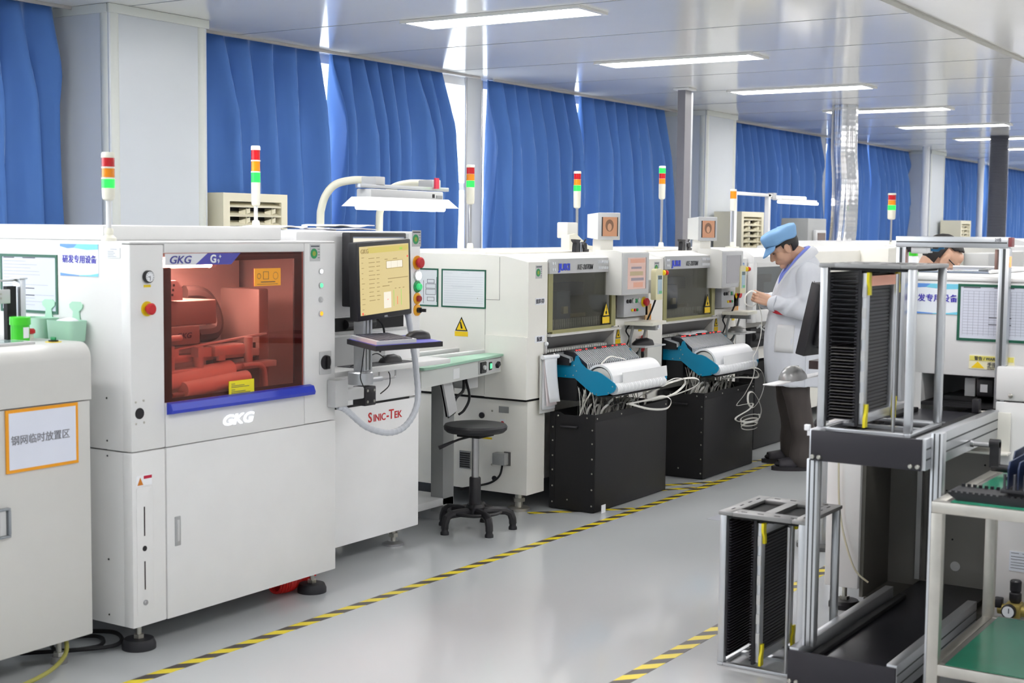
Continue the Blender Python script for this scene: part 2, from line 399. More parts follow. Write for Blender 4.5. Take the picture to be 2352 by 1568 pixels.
# ducts, post, pipe
p = MB().box(10.78, 10.90, 5.26, 5.33, 0, H)
o = p.build('steel_post', mat('grey_steel_post', (116,114,120), 0.4), None); tag(o, 'grey square steel post rising to the ceiling beside the second pillar', 'post')
MB().box(10.76, 10.92, 5.22, 5.37, H-0.02, H-0.001, 0.008).build('sealant', mat('white_foam', (226,226,226), 0.9), o)
bx('bright_edge', ALU, o, 10.895, 10.935, 5.262, 5.262+0.04, 0, H-0.03)
FOIL = mat('silver_foil', (214,214,216), 0.16, 0.95, var=0.08, scale=3, bump=0.25, bscale=14)
b = MB(); R = []
for i in range(70):
    z = 1.48+(H-1.481)*i/69; cx = 13.0+0.02*math.sin(z*4.2)+.006*math.sin(z*13); cy = 4.66+0.01*math.cos(z*5); row = []
    for k in range(56):
        a = 2*math.pi*k/56; q = 0.122+0.004*math.sin(7*a+z*.7)+0.0035*math.sin(11*a-1.3*z+1)+0.003*math.sin(z*6+a)+0.0012*(1 if i % 3 == 0 else 0)
        row.append(b.bm.verts.new((cx+q*math.cos(a), cy+q*math.sin(a), z)))
    R.append(row)
for A, B in zip(R, R[1:]): b.bridge(A, B)
o = b.build('exhaust_duct', FOIL, None, smooth=3.2); tag(o, 'shiny crinkled silver foil duct hanging from the ceiling', 'duct')
rr = []; dp = []
for i in range(160):
    z = 1.505+(H-1.506)*i/159; dp.append((17.75, 4.42, z)); rr.append(0.108+(0.010 if i % 2 else -0.005))
o = MB().tube(dp, rr, 26).build('ribbed_duct', mat('grey_ribbed_hose', (128,130,140), 0.35, 0.3), None, smooth=0.3); tag(o, 'dark grey ribbed duct hanging from the ceiling at right', 'duct')
o = MB().cyl((19.55, 5.85, 0), (19.55, 5.85, H), 0.05).build('drain_pipe', PIPEW, None); tag(o, 'thin white vertical pipe in front of the third pillar', 'pipe')
o = MB().cyl((23.0, 6.0, 0), (23.0, 6.0, H), 0.05).build('drain_pipe', PIPEW, None); tag(o, 'thin white vertical pipe between the farthest curtains', 'pipe')
# ------------------------------------------------------------------ signal towers
def tower(name, label, x, y, z, lenses, pole=0.14, body=0.10, r=0.027, lh=0.038, body_r=None, base='ball', gap=0.008, polem=None):
    t = thing(name, label, 'signal tower', (x, y, z), 'stack light towers on the machines')
    zz = 0.0
    b = MB()
    if base == 'ball':
        b.lathe([(0.027,0),(0.027,0.010),(0.020,0.016),(0.014,0.022),(0.016,0.026),(0.016,0.040),(0.0125,0.046)], (0,0,0), seg=20); zz = 0.042
    elif base == 'plate':
        b.lathe([(0.055,0),(0.055,0.008),(0.02,0.012),(0.017,0.04),(0.013,0.045)], (0,0,0)); zz = 0.03
    b.build('base', IVORY, t, local=True)
    MB().cyl((0,0,zz-0.01), (0,0,zz+pole), 0.0095, seg=14).build('pole', polem or PIPEW, t, local=True); zz += pole
    br = body_r or r
    MB().lathe([(br*0.5,zz-0.010),(br*0.88,zz-0.004),(br*.96,zz+0.006),(br,zz+body)], (0,0,0)).build('housing', IVORY, t, local=True); zz += body
    for nm, m in lenses:
        MB().lathe([(r*0.96,zz),(r*0.96,zz+lh)], (0,0,0)).build(nm, m, t, local=True); zz += lh
        if gap: MB().lathe([(r*1.04,zz),(r*1.04,zz+gap)], (0,0,0)).build('collar', IVORY, t, local=True); zz += gap
    MB().lathe([(r*1.02,zz-0.002),(r*1.02,zz+0.008),(r*0.9,zz+0.014)], (0,0,0)).build('cap', IVORY, t, local=True)
    return t
R_, A_, G_ = ('red_lens', LENSR), ('amber_lens', LENSA), ('green_lens', LENSG)

# ------------------------------------------------------------------ stencil printer
PX0, PX1, PY, PB = 3.45, 4.57, 3.837, 5.25
t = printer = thing('stencil_printer', 'white solder paste printer with a red tinted window and blue handle bar', 'printing machine', (4.0, 4.5, 0))
c = MB()
c.box(PX0, 3.610, PY, PY+0.05, 0.742, 1.484, 0.006).box(PX0, 3.610, PY, PY+0.05, 0.10, 0.739, 0.006)
c.build('front_post', WHITE, t)
c = MB().box(4.376, PX1, PY, PY+0.05, 0.742, 1.487, 0.006); c.build('control_post', WHITE, t)
c = MB().box(3.613, 4.374, PY, PY+0.03, 1.452, 1.486, 0.003); c.build('top_strip', WHITE, t)
c = MB().box(3.613, 4.374, PY, PY+0.03, 0.742, 0.905, 0.003); c.build('sill_panel', WHITE, t)
c = MB().box(3.613, PX1, PY-0.002, PY+0.03, 0.10, 0.739, 0.004); door = c.build('lower_door', WHITE, t)
bx('recess_handle', mat('satin_grey_handle',(176,178,180),0.4,0.3), door, 3.650, 3.678, PY-0.006, PY-0.001, 0.368, 0.478, 0.002)
bx('latch', LGREY, door, 3.657, 3.671, PY-0.009, PY-0.005, 0.385, 0.466, 0.003)
c = MB().box(PX0, PX0+0.012, PY+0.04, PB, 0.742, 1.490, 0.004).box(PX0+0.003, PX0+0.012, PY+0.04, PB, 0.10, 0.738, 0.003)
c.build('side_panel', WHITE, t)
c = MB().box(PX1-0.012, PX1, PY+0.04, PB, 0.10, 1.487).box(PX0+0.02, PX1-0.02, PB-0.02, PB, 0.12, 1.48).box(PX0+0.02, PX1-0.02, PY+0.04, PB-0.02, 0.12, 0.14)
c.build('body_shell', WHITE, t)
c = MB().box(PX0+0.001, PX1-0.001, PY+0.001, PB, 1.486, 1.494, 0.003); c.build('top_cover', WHITE, t)
c = MB().box(3.56, 4.53, 4.10, PB-0.05, 1.494, 1.552, 0.008); c.build('top_hood', WHITE, t)
bx('interior_tray', MGREY, t, PX0+0.02, PX1-0.02, PY+0.06, PB-0.03, 0.80, 0.86)
# pane with banner
PANE = pane_mat('red_tinted_pane', (0.94,0.57,0.52), 0.02)
pn = bx('window_pane', PANE, t, 3.616, 4.371, PY+0.004, PY+0.010, 0.90, 1.452)
bx('window_border', BLACK, pn, 3.616, 3.655, PY+0.011, PY+0.018, 0.90, 1.40)
c = MB().box(4.325, 4.371, PY+0.011, PY+0.018, 0.90, 1.452).box(3.655, 4.325, PY+0.011, PY+0.018, 0.90, 0.918)
c.build('window_border', BLACK, pn)
MB().prism([(3.98,1.451),(4.325,1.451),(4.325,1.425),(3.94,1.420)], 'y', PY+0.011, PY+0.016).build('window_border', mat('dark_tint',(44,26,28),0.3), pn)
bn = MB().prism([(3.617,1.407),(3.617,1.450),(3.83,1.450),(3.765,1.407)], 'y', PY+0.0005, PY+0.003).build('banner', mat('banner_white',(222,224,230),0.4), t)
MB().prism([(3.765,1.407),(3.83,1.450),(4.006,1.450),(3.955,1.407)], 'y', PY+0.0005, PY+0.003).build('banner_stripe', mat('banner_violet',(76,74,168),0.4), bn)
VIO = mat('violet_ink', (66,66,150), 0.4)
text('GKG', 0.040, (3.634, PY-0.0006, 1.414), XF, UP, VIO, bn, shear=0.25, bold=0.012, sx=1.28)
text('G', 0.042, (3.842, PY-0.0006, 1.415), XF, UP, CARD, bn, bold=0.03, sx=1.05)
text('9', 0.022, (3.880, PY-0.0006, 1.412), XF, UP, CARD, bn, sx=1.0)
text('+', 0.022, (3.888, PY-0.0006, 1.430), XF, UP, CARD, bn, bold=0.02)
o = bx('warning_sticker', mat('orange_sticker',(246,168,40),0.5), t, 4.083, 4.233, PY+0.0005, PY+0.003, 1.319, 1.388)
c = MB()
for q in range(20):
    a = 2*math.pi*q/20; c.box(4.108+0.010*math.cos(a)-.001, 4.108+0.010*math.cos(a)+.001, PY-0.0003, PY+0.0004, 1.358+0.010*math.sin(a)-.001, 1.358+0.010*math.sin(a)+.001)
    c.box(4.203+0.014*math.cos(a)-.001, 4.203+0.014*math.cos(a)+.001, PY-0.0003, PY+0.0004, 1.358+0.014*math.sin(a)-.001, 1.358+0.014*math.sin(a)+.001)
c.box(4.132,4.163,PY-.0003,PY+.0004,1.374,1.3755).box(4.132,4.1335,PY-.0003,PY+.0004,1.345,1.375).box(4.1615,4.163,PY-.0003,PY+.0004,1.345,1.375).box(4.132,4.163,PY-.0003,PY+.0004,1.345,1.3465)
c.box(4.118,4.200,PY-.0003,PY+.0004,1.333,1.336).box(4.098,4.215,PY-.0003,PY+.0004,1.325,1.3265)
c.build('diagram', INK, o, smooth=0)
o = bx('warning_sticker', mat('yellow_sticker',(236,222,30),0.5), t, 3.940, 4.078, PY+0.0005, PY+0.003, 0.902, 0.957)
c = MB()
for z, a, b2 in ((.945,.02,.15),(.938,.02,.55),(.932,.02,.75),(.922,.02,.15),(.915,.02,.6),(.909,.02,.8)): c.box(3.952, 3.952+0.13*b2, PY-.0003, PY+.0004, z-.001, z+.001)
c.build('print_lines', INK, o, smooth=0)
# handle bar
c = MB().prism([(PY,0.862),(PY-0.028,0.866),(PY-0.032,0.878),(PY-0.022,0.902),(PY,0.906)], 'x', 3.618, 4.408)
c.build('handle_bar', BLUEBAR, t, )
# front fittings
c = MB().lathe([(0.0225,0),(0.0225,-0.012),(0.019,-0.014)], (3.530,PY,1.369), (0,1,0)); g = c.build('pressure_gauge', BLACK, t)
MB().cyl((3.530,PY-0.0145,1.369),(3.530,PY-0.0155,1.369),0.0185).build('dial', CARD, g)
c = MB().box(3.529,3.531,PY-.0165,PY-.0156,1.355,1.372).box(3.520,3.531,PY-.0165,PY-.0156,1.3675,1.3695); 
for a in range(10):
    q = -0.6+a*0.48; c.box(3.530+0.015*math.cos(q)-.0012,3.530+0.015*math.cos(q)+.0012,PY-.0163,PY-.0156,1.369+0.015*math.sin(q)-.0012,1.369+0.015*math.sin(q)+.0012)
c.build('needle', INK, g)
bx('gauge_tag', YELL, t, 3.513, 3.546, PY-0.001, PY+0.001, 1.331, 1.340)
def estop(parent, c, r=0.027, n=(0,-1,0), plate=YEL):
    c, n = Vector(c), Vector(n)
    p = MB().lathe([(r,0),(r,0.004)], c, n).build('emergency_stop', plate, parent)
    MB().lathe([(r*.45,0.004),(r*.45,0.015),(r*.75,0.016),(r*.78,0.026),(r*.6,0.031)], c, n).build('mushroom_head', RED, p); return p
estop(t, (3.527, PY, 1.254))
c = MB().cyl((3.487,PY+0.001,0.880),(3.487,PY-0.003,0.880),0.020); v = c.build('vent_plug', BLACK, t)
for dx, dz in ((-.017,.042),(.020,.045),(-.017,-.036),(.021,-.034)): MB().lathe([(0.004,0),(0.004,.002),(.002,.003)], (3.487+dx,PY,0.880+dz), (0,-1,0), 10).build('screw', ZINC, t)
pl = bx('service_plate', WHITE, t, 3.468, 3.545, PY-0.0025, PY+0.001, 0.145, 0.610, 0.001)
for z0, z1 in ((0.433,0.540),(0.236,0.340)): bx('slot', mat('dark_slot',(40,22,26),0.5), pl, 3.5005, 3.506, PY-0.0032, PY-0.0024, z0, z1)
MB().cyl((3.503,PY-0.002,0.387),(3.503,PY-0.004,0.387),0.010).build('round_port', BLACK, pl)
MB().lathe([(0.010,0),(0.010,.004),(.006,.009)], (3.504,PY-0.002,0.188), (0,-1,0)).build('knob', STEEL, pl)
w = bx('hazard_label', CARD, t, 3.468, 3.542, PY-0.0012, PY+0.001, 0.617, 0.655)
MB().prism([(3.473,0.620),(3.500,0.620),(3.4865,0.648)], 'y', PY-0.002, PY-0.001).build('triangle', mat('orange_triangle',(200,120,30),0.5), w)
bx('red_band', mat('crimson_band',(190,24,60),0.5), w, 3.503, 3.541, PY-0.002, PY-0.001, 0.641, 0.652)
for i, (x, m) in enumerate(((1.370, LITW),(1.312, LITG),(1.253, LGREY),(1.195, LITO))):
    k = MB().lathe([(0.0125,0),(0.0125,0.005),(0.0105,0.006)], (4.475,PY,x), (0,-1,0)).build('push_button', LGREY, t)
    MB().lathe([(0.0092,0.004),(0.0092,0.007),(0.007,0.009)], (4.475,PY,x), (0,-1,0)).build('button_cap', m, k)
k = bx('rotary_switch', LGREY, t, 4.466, 4.540, PY-0.004, PY, 0.940, 1.035, 0.003)
MB().lathe([(0.030,0.003),(0.030,0.010),(0.026,0.012)], (4.502,PY,0.990), (0,-1,0)).build('switch_dial', BLACK, k)
bx('switch_grip', BLACKM, k, 4.496, 4.509, PY-0.026, PY-0.010, 0.963, 1.017, 0.003)
def green_badge(parent, x, z, y, s=0.05, face='F', name='round_green_sticker'):
    if face == 'F':
        o = bx(name, LGREY, parent, x-s*.55, x+s*.55, y-0.001, y+0.0005, z-s*.6, z+s*.6)
        MB().lathe([(s*.36,0),(s*.36,.001)], (x-s*.12, y-0.001, z-s*.06), (0,-1,0), 24).build('badge_disc', GREENP, o)
        MB().lathe([(s*.18,0),(s*.18,.0006)], (x-s*.12, y-0.002, z-s*.06), (0,-1,0), 16).build('badge_centre', mat('badge_yellow',(150,170,60),0.5), o)
        c = MB(); c.box(x-s*.45,x+s*.45,y-.0016,y-.001,z+s*.42,z+s*.5)
        for q in range(4): c.box(x+s*.3,x+s*.48,y-.0016,y-.001,z+s*(.25-.2*q)-.001,z+s*(.25-.2*q)+.001)
        c.build('print_lines', INK, o, smooth=0)
    return o
green_badge(t, 4.440, 1.447, PY, 0.058)
lit = text('GKG', 0.056, (3.897, PY-0.002, 0.789), XF, UP, mat('lit_logo',(250,252,255),0.4,emit=1.0,ecol=(235,242,255)), t, name='lit_logo', shear=0.25, bold=0.016, sx=1.42, depth=0.002)
# feet
def foot(parent, x, y, z, r=0.062, h=0.06, m=RUBBER):
    f = MB().lathe([(r,0),(r,0.018),(r*.86,h*.62),(r*.45,h*.66)], (x,y,0)).build('levelling_foot', m, parent)
    c = MB().cyl((x,y,h*.5),(x,y,z),0.010).cyl((x,y,h*.66),(x,y,h*.66+0.014),0.02,seg=6); c.build('threaded_stem', ZINC, f)
for x, y in ((3.535,3.905),(4.515,3.92),(3.54,5.1),(4.49,5.1)): foot(t, x, y, 0.115)
# screws on the left face
for y, z in ((3.965,.93),(3.965,.72),(3.965,.775),(3.965,.34),(3.965,.135)): MB().lathe([(0.004,0),(0.003,.002)], (PX0,y,z), (-1,0,0), 8).build('screw', BLACK, t)
# interior machinery (seen through the red pane)
c = MB().box(3.52, 4.50, 4.32, 4.34, 0.86, 1.46); c.build('rear_partition', mat('inner_panel',(210,206,202),0.5), t)
tb = MB().cyl((3.60,4.06,1.405),(4.06,4.06,1.405),0.016).build('light_tube', mat('lit_tube_inner',(255,250,240),0.3,emit=130.0), t)
MB().cyl((4.06,4.06,1.405),(4.085,4.06,1.405),0.019).box(3.6,4.09,4.075,4.10,1.395,1.43).build('tube_socket', LGREY, tb)
c = MB().prism([(3.66,1.27),(3.66,1.345),(3.79,1.345),(3.82,1.315),(3.82,1.27)], 'y', 3.96, 4.20); cb = c.build('vented_cover', LGREY, t)
c = MB()
for r in range(3):
    for q in range(6): c.box(3.672+0.018*q+.004*r, 3.681+0.018*q+.004*r, 3.9585, 3.960, 1.287+0.018*r, 1.296+0.018*r)
c.build('vent_holes', BLACK, cb, smooth=0)
IN1 = mat('inner_grey',(140,136,134),0.45); IN2 = mat('inner_dark',(60,56,56),0.5); IN3 = mat('inner_steel',(205,202,200),0.35,0.5)
o = MB().box(3.64, 4.02, 3.98, 4.22, 1.17, 1.265, .006).box(3.64, 3.90, 3.95, 4.2, 1.10, 1.17, .006).build('print_head', IN1, t)
text('GKG', 0.030, (3.775, 3.948, 1.125), XF, UP, mat('dark_violet',(50,20,60),0.5), o, shear=0.25, bold=0.01, sx=1.2)
MB().tube(spline([(4.02,4.16,1.28),(4.10,4.14,1.27),(4.14,4.12,1.20),(4.12,4.10,1.13),(4.02,4.10,1.12)]), 0.035, 10).build('cable_chain', IN2, t)
MB().box(3.64,4.24,3.96,4.02,1.03,1.06,.004).box(3.64,4.30,3.92,3.98,0.985,1.01,.004).build('squeegee_rail', IN3, t)
c = MB().cyl((4.165,3.95,1.0),(4.165,3.95,1.11),0.018).cyl((3.73,3.94,0.98),(3.73,3.94,1.10),0.02).cyl((3.88,3.94,.98),(3.88,3.94,1.09),.02).box(3.70,3.76,3.92,3.96,1.06,1.09).box(3.86,3.93,3.92,3.96,1.05,1.085)
c.build('support_pin', IN3, t)
MB().box(3.95,4.12,3.92,3.99,1.045,1.09,.01).box(3.965,4.0,3.915,3.93,1.03,1.05).build('camera_head', IN3, t)
MB().box(3.80,3.95,4.0,4.1,1.09,1.14).box(4.05,4.30,4.0,4.06,1.02,1.08).box(3.66,3.70,3.93,3.99,1.06,1.16).box(3.98,4.03,3.96,4.0,.985,1.05).build('motor_block', IN2, t)
MB().cyl((3.64,3.93,1.13),(3.78,3.93,1.13),0.011).cyl((3.66,3.96,1.075),(4.3,3.98,1.115),.006).build('slide_rod', IN3, t)
MB().cyl((3.70,3.94,0.965),(4.05,3.94,0.99),0.036).cyl((3.76,3.90,0.935),(4.10,3.90,0.955),0.030).build('wiping_roll', mat('roll_paper_white',(226,220,216),0.7), t)
MB().tube(spline([(4.10,3.92,1.0),(4.18,3.92,1.0),(4.22,3.92,0.98),(4.23,3.92,0.93),(4.23,3.92,0.88)]), 0.011, 10).build('bent_pipe', IN3, t)
MB().box(3.655,3.68,3.9,3.93,.9,.99).cyl((3.7,3.9,.92),(3.76,3.9,.92),.01).box(4.26,4.32,3.98,4.20,0.87,1.30,.01).build('bracket', IN1, t)

tower('signal_tower', 'signal tower nearest the left edge, on the white printer left of the pillar edge', 3.487, 3.985, 1.495, [G_, A_, R_], pole=0.112, body=0.035, r=0.0235, lh=0.032, gap=0.006)

# things hung on the printer's left face
def sheet_left(name, label, cat, x, y0, y1, z0, z1, m=CARD, frame=None, group=None, fw=0.010):
    o = thing(name, label, cat, (x, (y0+y1)/2, z0), group)
    if frame: 
        MB().box(x-0.004,x,y0,y1,z1-fw,z1).box(x-0.004,x,y0,y1,z0,z0+fw).box(x-0.004,x,y0,y0+fw,z0+fw,z1-fw).box(x-0.004,x,y1-fw,y1,z0+fw,z1-fw).build('frame', frame, o)
        i = fw*0.8
    else: i = 0
    bx('sheet', m, o, x-0.002, x, y0+i, y1-i, z0+i, z1-i, smooth=0); return o
def doc_lines(o, x, y0, y1, z0, z1, n=14, seed=0, grid=False):
    rnd = random.Random(seed); rows = []; L = y1-y0
    for i in range(n):
        z = z1-(z1-z0)*(0.12+0.8*i/n); 
        rows.append((z, 0.06, 0.94 if grid else rnd.uniform(.3,.94)))
    lines_on_left(o, x-0.0021, y1, y0, rows, INKL, 0.0010)
    if grid:
        b = MB()
        for i in range(16):
            y = y0+L*(0.06+0.88*i/15); b.box(x-0.0025, x-0.0021, y-0.0004, y+0.0004, z0+0.1*(z1-z0), z1-0.12*(z1-z0))
        b.build('table_lines', INKL, o, smooth=0)
    rows = [(z1-(z1-z0)*0.06, .06, .25), (z1-(z1-z0)*0.06, .4, .62), (z0+(z1-z0)*.42, .35, .6), (z0+(z1-z0)*.3, .35, .6)]
    lines_on_left(o, x-0.0022, y1, y0, rows, INK, 0.003, 'print_words')
def rd_sign(x, y0, y1, z0, z1, label):
    o = sheet_left('equipment_sign', label, 'sign', x, y0, y1, z0, z1, mat('sign_white',(236,240,248),0.35), None, 'white and blue equipment signs')
    L, hh = y1-y0, z1-z0
    SB = mat('sky_blue_print',(96,150,226),0.4); CY = mat('cyan_print',(120,206,232),0.4)
    def P(u, v): return (y1-L*u, z0+hh*v)
    MB().prism([P(0,1),P(.45,1),P(.36,.88),P(.2,.86),P(0,.92)], 'x', x-0.0028, x-0.0021).build('blue_band', SB, o, smooth=0)
    MB().prism([P(.45,1),P(1,1),P(1,.84),P(.7,.82),P(.36,.88)], 'x', x-0.0028, x-0.0021).build('cyan_band', CY, o, smooth=0)
    MB().prism([P(0,0),P(.5,0),P(.5,.03),P(.2,.06),P(0,.09)], 'x', x-0.0028, x-0.0021).build('blue_band', SB, o, smooth=0)
    MB().prism([P(.5,0),P(1,0),P(1,.10),P(.8,.05),P(.5,.03)], 'x', x-0.0028, x-0.0021).build('cyan_band', CY, o, smooth=0)
    text('研发专用设备', L*0.150, (x-0.0030, y1-L*0.06, z0+hh*0.43), XL, UP, mat('indigo_ink',(58,44,176),0.5), o, bold=0.012)
    return o
rd_sign(PX0, 3.998, 4.203, 1.366, 1.482, 'blue and white sign on the printer side, above the mint green cups')
o = sheet_left('document_frame', 'green framed document sheet on the printer side, at the far left edge', 'document frame', PX0, 4.22, 4.545, 1.222, 1.440, PAPERB, GREENF, 'green framed documents')
doc_lines(o, PX0, 4.22, 4.545, 1.222, 1.440, 14, 3)
o = sheet_left('document_frame', 'green framed sheet cut off by the left photo edge', 'document frame', PX0, 4.555, 4.70, 1.222, 1.445, PAPERB, GREENF, 'green framed documents')
sh = sheet_left('data_label', 'small grey data label near the top of the printer side', 'label', PX0, 3.885, 3.950, 1.435, 1.470, mat('label_grey',(222,224,226),0.5))
lines_on_left(sh, PX0-0.002, 3.95, 3.885, [(1.466,.25,.75),(1.458,.05,.5),(1.452,.05,.6),(1.446,.05,.5),(1.440,.05,.7)], INKL, 0.0015)
# mint cups with handles
def mint_cup(yc, label, z=1.128):
    o = thing('hanging_cup', label, 'cup', (PX0-0.05, yc, z), 'mint green hanging cups')
    c = MB(); prof = []
    def rr(wx, wy, zz, n=28):
        return [(PX0-0.048+wx*math.copysign(abs(math.cos(a))**0.45, math.cos(a)), yc+wy*math.copysign(abs(math.sin(a))**0.45, math.sin(a)), zz) for a in [2*math.pi*i/n for i in range(n)]]
    rings = [rr(.030,.058,z),rr(.040,.068,z+.012),rr(.044,.074,z+.085),rr(.041,.071,z+.085),rr(.037,.062,z+.02)]
    R = [[c.bm.verts.new(p) for p in r] for r in rings]
    for A, B in zip(R, R[1:]): c.bridge(A, B)
    c.bm.faces.new(R[0][::-1]); c.bm.faces.new(R[-1]); c.build('cup', MINT, o)
    pts = [(yc-.022,z+.07),(yc-.016,z+.115),(yc-.034,z+.128),(yc-.036,z+.14),(yc-.02,z+.150),(yc+.02,z+.150),(yc+.036,z+.14),(yc+.034,z+.128),(yc+.016,z+.115),(yc+.022,z+.07)]
    MB().prism(pts, 'x', PX0-0.006, PX0-0.001).build('hanger', MINT, o)
    return o
o = mint_cup(4.117, 'right mint green hanging cup, full of white bits', 1.122)
MB().ball((PX0-.05,4.10,1.20),(.03,.04,.018)).ball((PX0-.045,4.14,1.198),(.025,.03,.014)).build('white_wipes', CARD, o)
mint_cup(4.268, 'left mint green hanging cup, empty', 1.126)

# ------------------------------------------------------------------ rounded white loader cabinet at the left edge
LX1, LY, LYB = 3.336, 3.913, 4.62
t = thing('stencil_cabinet', 'white rounded-top cabinet at the left edge with an orange framed sign', 'cabinet', (2.8, 4.3, 0))
def rr_prof(r=0.055, n=7):
    pts = [(LY, 0.941)]
    for i in range(n+1):
        a = math.pi-(math.pi/2)*i/n; pts.append((LY+r+r*math.cos(a), 1.142-r+r*math.sin(a)))
    pts.append((LYB, 1.142)); pts.append((LYB, 0.941)); return pts
c = MB().prism(rr_prof(), 'x', 2.1, LX1); 
c.build('top_cover', GWHITE, t)
MB().box(2.1, LX1-0.003, LY+0.004, LYB, 0.10, 0.937, 0.004).build('body', GWHITE, t)
h = MB().box(2.94,2.985,LY-0.012,LY+0.006,0.512,0.520,.003).box(2.94,2.985,LY-0.012,LY+0.006,0.604,0.612,.003).box(2.975,2.985,LY-0.012,LY+0.006,0.52,0.604,.002)
h.build('latch_frame', mat('grey_latch',(150,156,162),0.4,0.3), t)
bx('latch_grip', LGREY, t, 2.945, 2.970, LY-0.006, LY+0.005, 0.52, 0.604, 0.003)
s = MB().box(2.977,3.275,LY-0.002,LY+0.003,0.724,0.936).build('area_sign', mat('orange_border',(238,160,24),0.5), t)
bx('sign_sheet', mat('sign_paper',(222,226,240),0.6), s, 2.988, 3.264, LY-0.003, LY-0.0015, 0.735, 0.925)
text('钢网临时放置区', 0.034, (2.995, LY-0.0034, 0.820), XF, UP, mat('faded_grey_ink',(128,128,136),0.7), s, bold=0.006, sx=1.02)
for x, y in ((3.25,4.0),(2.5,4.0),(3.25,4.5)): foot(t, x, y, 0.11, 0.03, 0.04, mat('grey_castor',(120,120,120),0.4))
MB().tube(spline([(2.2,3.9,0.03),(2.75,3.84,0.02),(3.05,3.86,0.025),(3.22,3.93,0.05),(3.25,3.97,0.12)]), 0.008, 8).build('yellow_hose', mat('yellow_hose',(150,146,70),0.5), t)
# things on the cabinet
o = thing('paste_jar', 'green plastic solder paste jar with a white label', 'jar', (3.21, 4.13, 1.142))
MB().lathe([(0.032,0),(0.032,0.062)], (0,0,0)).build('jar_body', mat('bright_green_plastic',(60,196,40),0.35), o, local=True)
MB().lathe([(0.036,0.058),(0.036,0.084),(0.034,0.086)], (0,0,0)).build('lid', mat('bright_green_lid',(70,206,44),0.3), o, local=True)
c = MB(); c.grid([[(0.0325*math.cos(a), 0.0325*math.sin(a), z) for a in [-1.9+0.1*i for i in range(9)]] for z in (0.012,0.05)]); c.build('jar_label', CARD, o, local=True)
o = thing('emergency_button', 'small red mushroom button on the left cabinet top', 'button', (3.305, 4.20, 1.142))
MB().lathe([(0.014,0),(0.014,0.016)], (0,0,0)).build('collar', IVORY, o, local=True); MB().lathe([(0.012,0.016),(0.02,0.02),(0.02,0.03),(0.015,0.036)], (0,0,0)).build('mushroom_head', RED, o, local=True)
o = thing('selector_switch', 'black and green selector switch with a yellow ring on the left cabinet top', 'switch', (3.255, 4.01, 1.142))
MB().lathe([(0.028,0),(0.028,0.002)], (0,0,0)).build('yellow_ring', YEL, o, local=True); MB().lathe([(0.017,0.002),(0.017,0.007)], (0,0,0)).build('bezel', BLACK, o, local=True); MB().box(-.004,.004,-.012,.012,.007,.018,.002).build('lever', GREENP, o, local=True)
o = thing('touch_panel', 'small touch screen panel lying on the left cabinet top', 'screen', (3.03, 4.045, 1.142))
MB().box(-.14,.13,-.06,.06,0,.010,.003).build('bezel', LGREY, o, local=True); MB().box(-.12,.11,-.048,.048,.010,.011).build('screen', mat('grey_screen',(120,140,138),0.15,emit=0.05), o, local=True)
o = thing('magazine_lift', 'aluminium profile frame with black belts at the left edge', 'lift frame', (3.155, 4.215, 1.142))
MB().box(-.03,-.008,-.02,.02,0,.265,.002).box(.11,.133,-.02,.02,0,.214,.002).box(.10,.135,-.03,.03,.214,.220,.002).build('profile_post', ALU, o, local=True)
MB().box(-.008,.13,.0,.015,.206,.213,.002).box(-.03,.06,-.03,-.02,.13,.18,.003).box(-.03,-.01,-.02,.02,.265,.28).build('bracket', LGREY, o, local=True)
MB().box(.0,.012,-.01,.0,0,.13).box(.06,.10,-.01,.01,0,.19).build('black_belt', BLACKM, o, local=True)
for i, (y, z) in enumerate(((.0,.15),(.02,.15),(.0,.165),(.02,.165))): MB().lathe([(.004,0),(.003,.002)], (y,-.031,z), (0,-1,0), 8).build('screw', ZINC, o, local=True)
# cables on floor
o = MB().tube(spline([(3.35,4.25,.015),(3.5,4.1,.02),(3.42,3.99,.02),(3.3,4.08,.02),(3.42,4.2,.03),(3.55,4.06,.03),(3.45,3.95,.02),(3.2,4.15,.02)]), 0.008, 6).build('cable_tangle', BLACKM, None); tag(o, 'black cables lying on the floor under the printer left corner', 'cable')
hp = []
for i in range(560):
    a = i*0.22; u = i/560
    hp.append((4.38+0.235*u, 4.02-0.02*math.sin(u*6)+0.040*math.cos(a), 0.047+0.040*math.sin(a)+0.10*max(0,u-.88)*8*max(0,u-.88)))
o = MB().tube(hp, 0.006, 6).build('air_hose', mat('red_hose',(232,40,36),0.3), None); tag(o, 'coiled red air hose hanging behind the right foot of the printer', 'hose')
# ------------------------------------------------------------------ inspection machine (SPI)
SX0, SX1, SY, SYB = 4.60, 5.498, 4.08, 5.10
t = thing('inspection_machine', 'white inspection machine with red lettering, between the printer and the green conveyor', 'inspection machine', (5.05, 4.6, 0))
bx('upper_body', WHITE2, t, SX0, SX1, SY, SYB, 0.742, 1.536, 0.010)
b = bx('lower_body', WHITE2, t, SX0+0.003, SX1-0.003, SY+0.004, SYB-0.004, 0.10, 0.734, 0.006)
bx('body_seam', BLACKM, t, SX0+0.006, SX1-0.08, SY+0.006, SYB-0.02, 0.733, 0.743)
s = MB().box(4.66, 5.36, SY-0.0015, SY+0.01, 1.085, 1.145).build('front_slot', BLACKM, t)
MB().box(4.60,5.38,SY-0.012,SY+0.002,1.072,1.082,.002).box(4.64,5.36,SY-0.010,SY+0.002,1.146,1.150,.002).build('slot_rail', LGREY, t)
o = MB().lathe([(0.022,0),(0.022,.05),(.018,.06),(.018,.15),(.024,.16),(.024,.2)], (4.92,SY-0.006,1.115), (1,0,0)).build('black_knob', BLACK, t)
bx('recess_panel', LGREY, t, 4.66, 5.22, SY-0.001, SY+0.002, 0.93, 1.06)
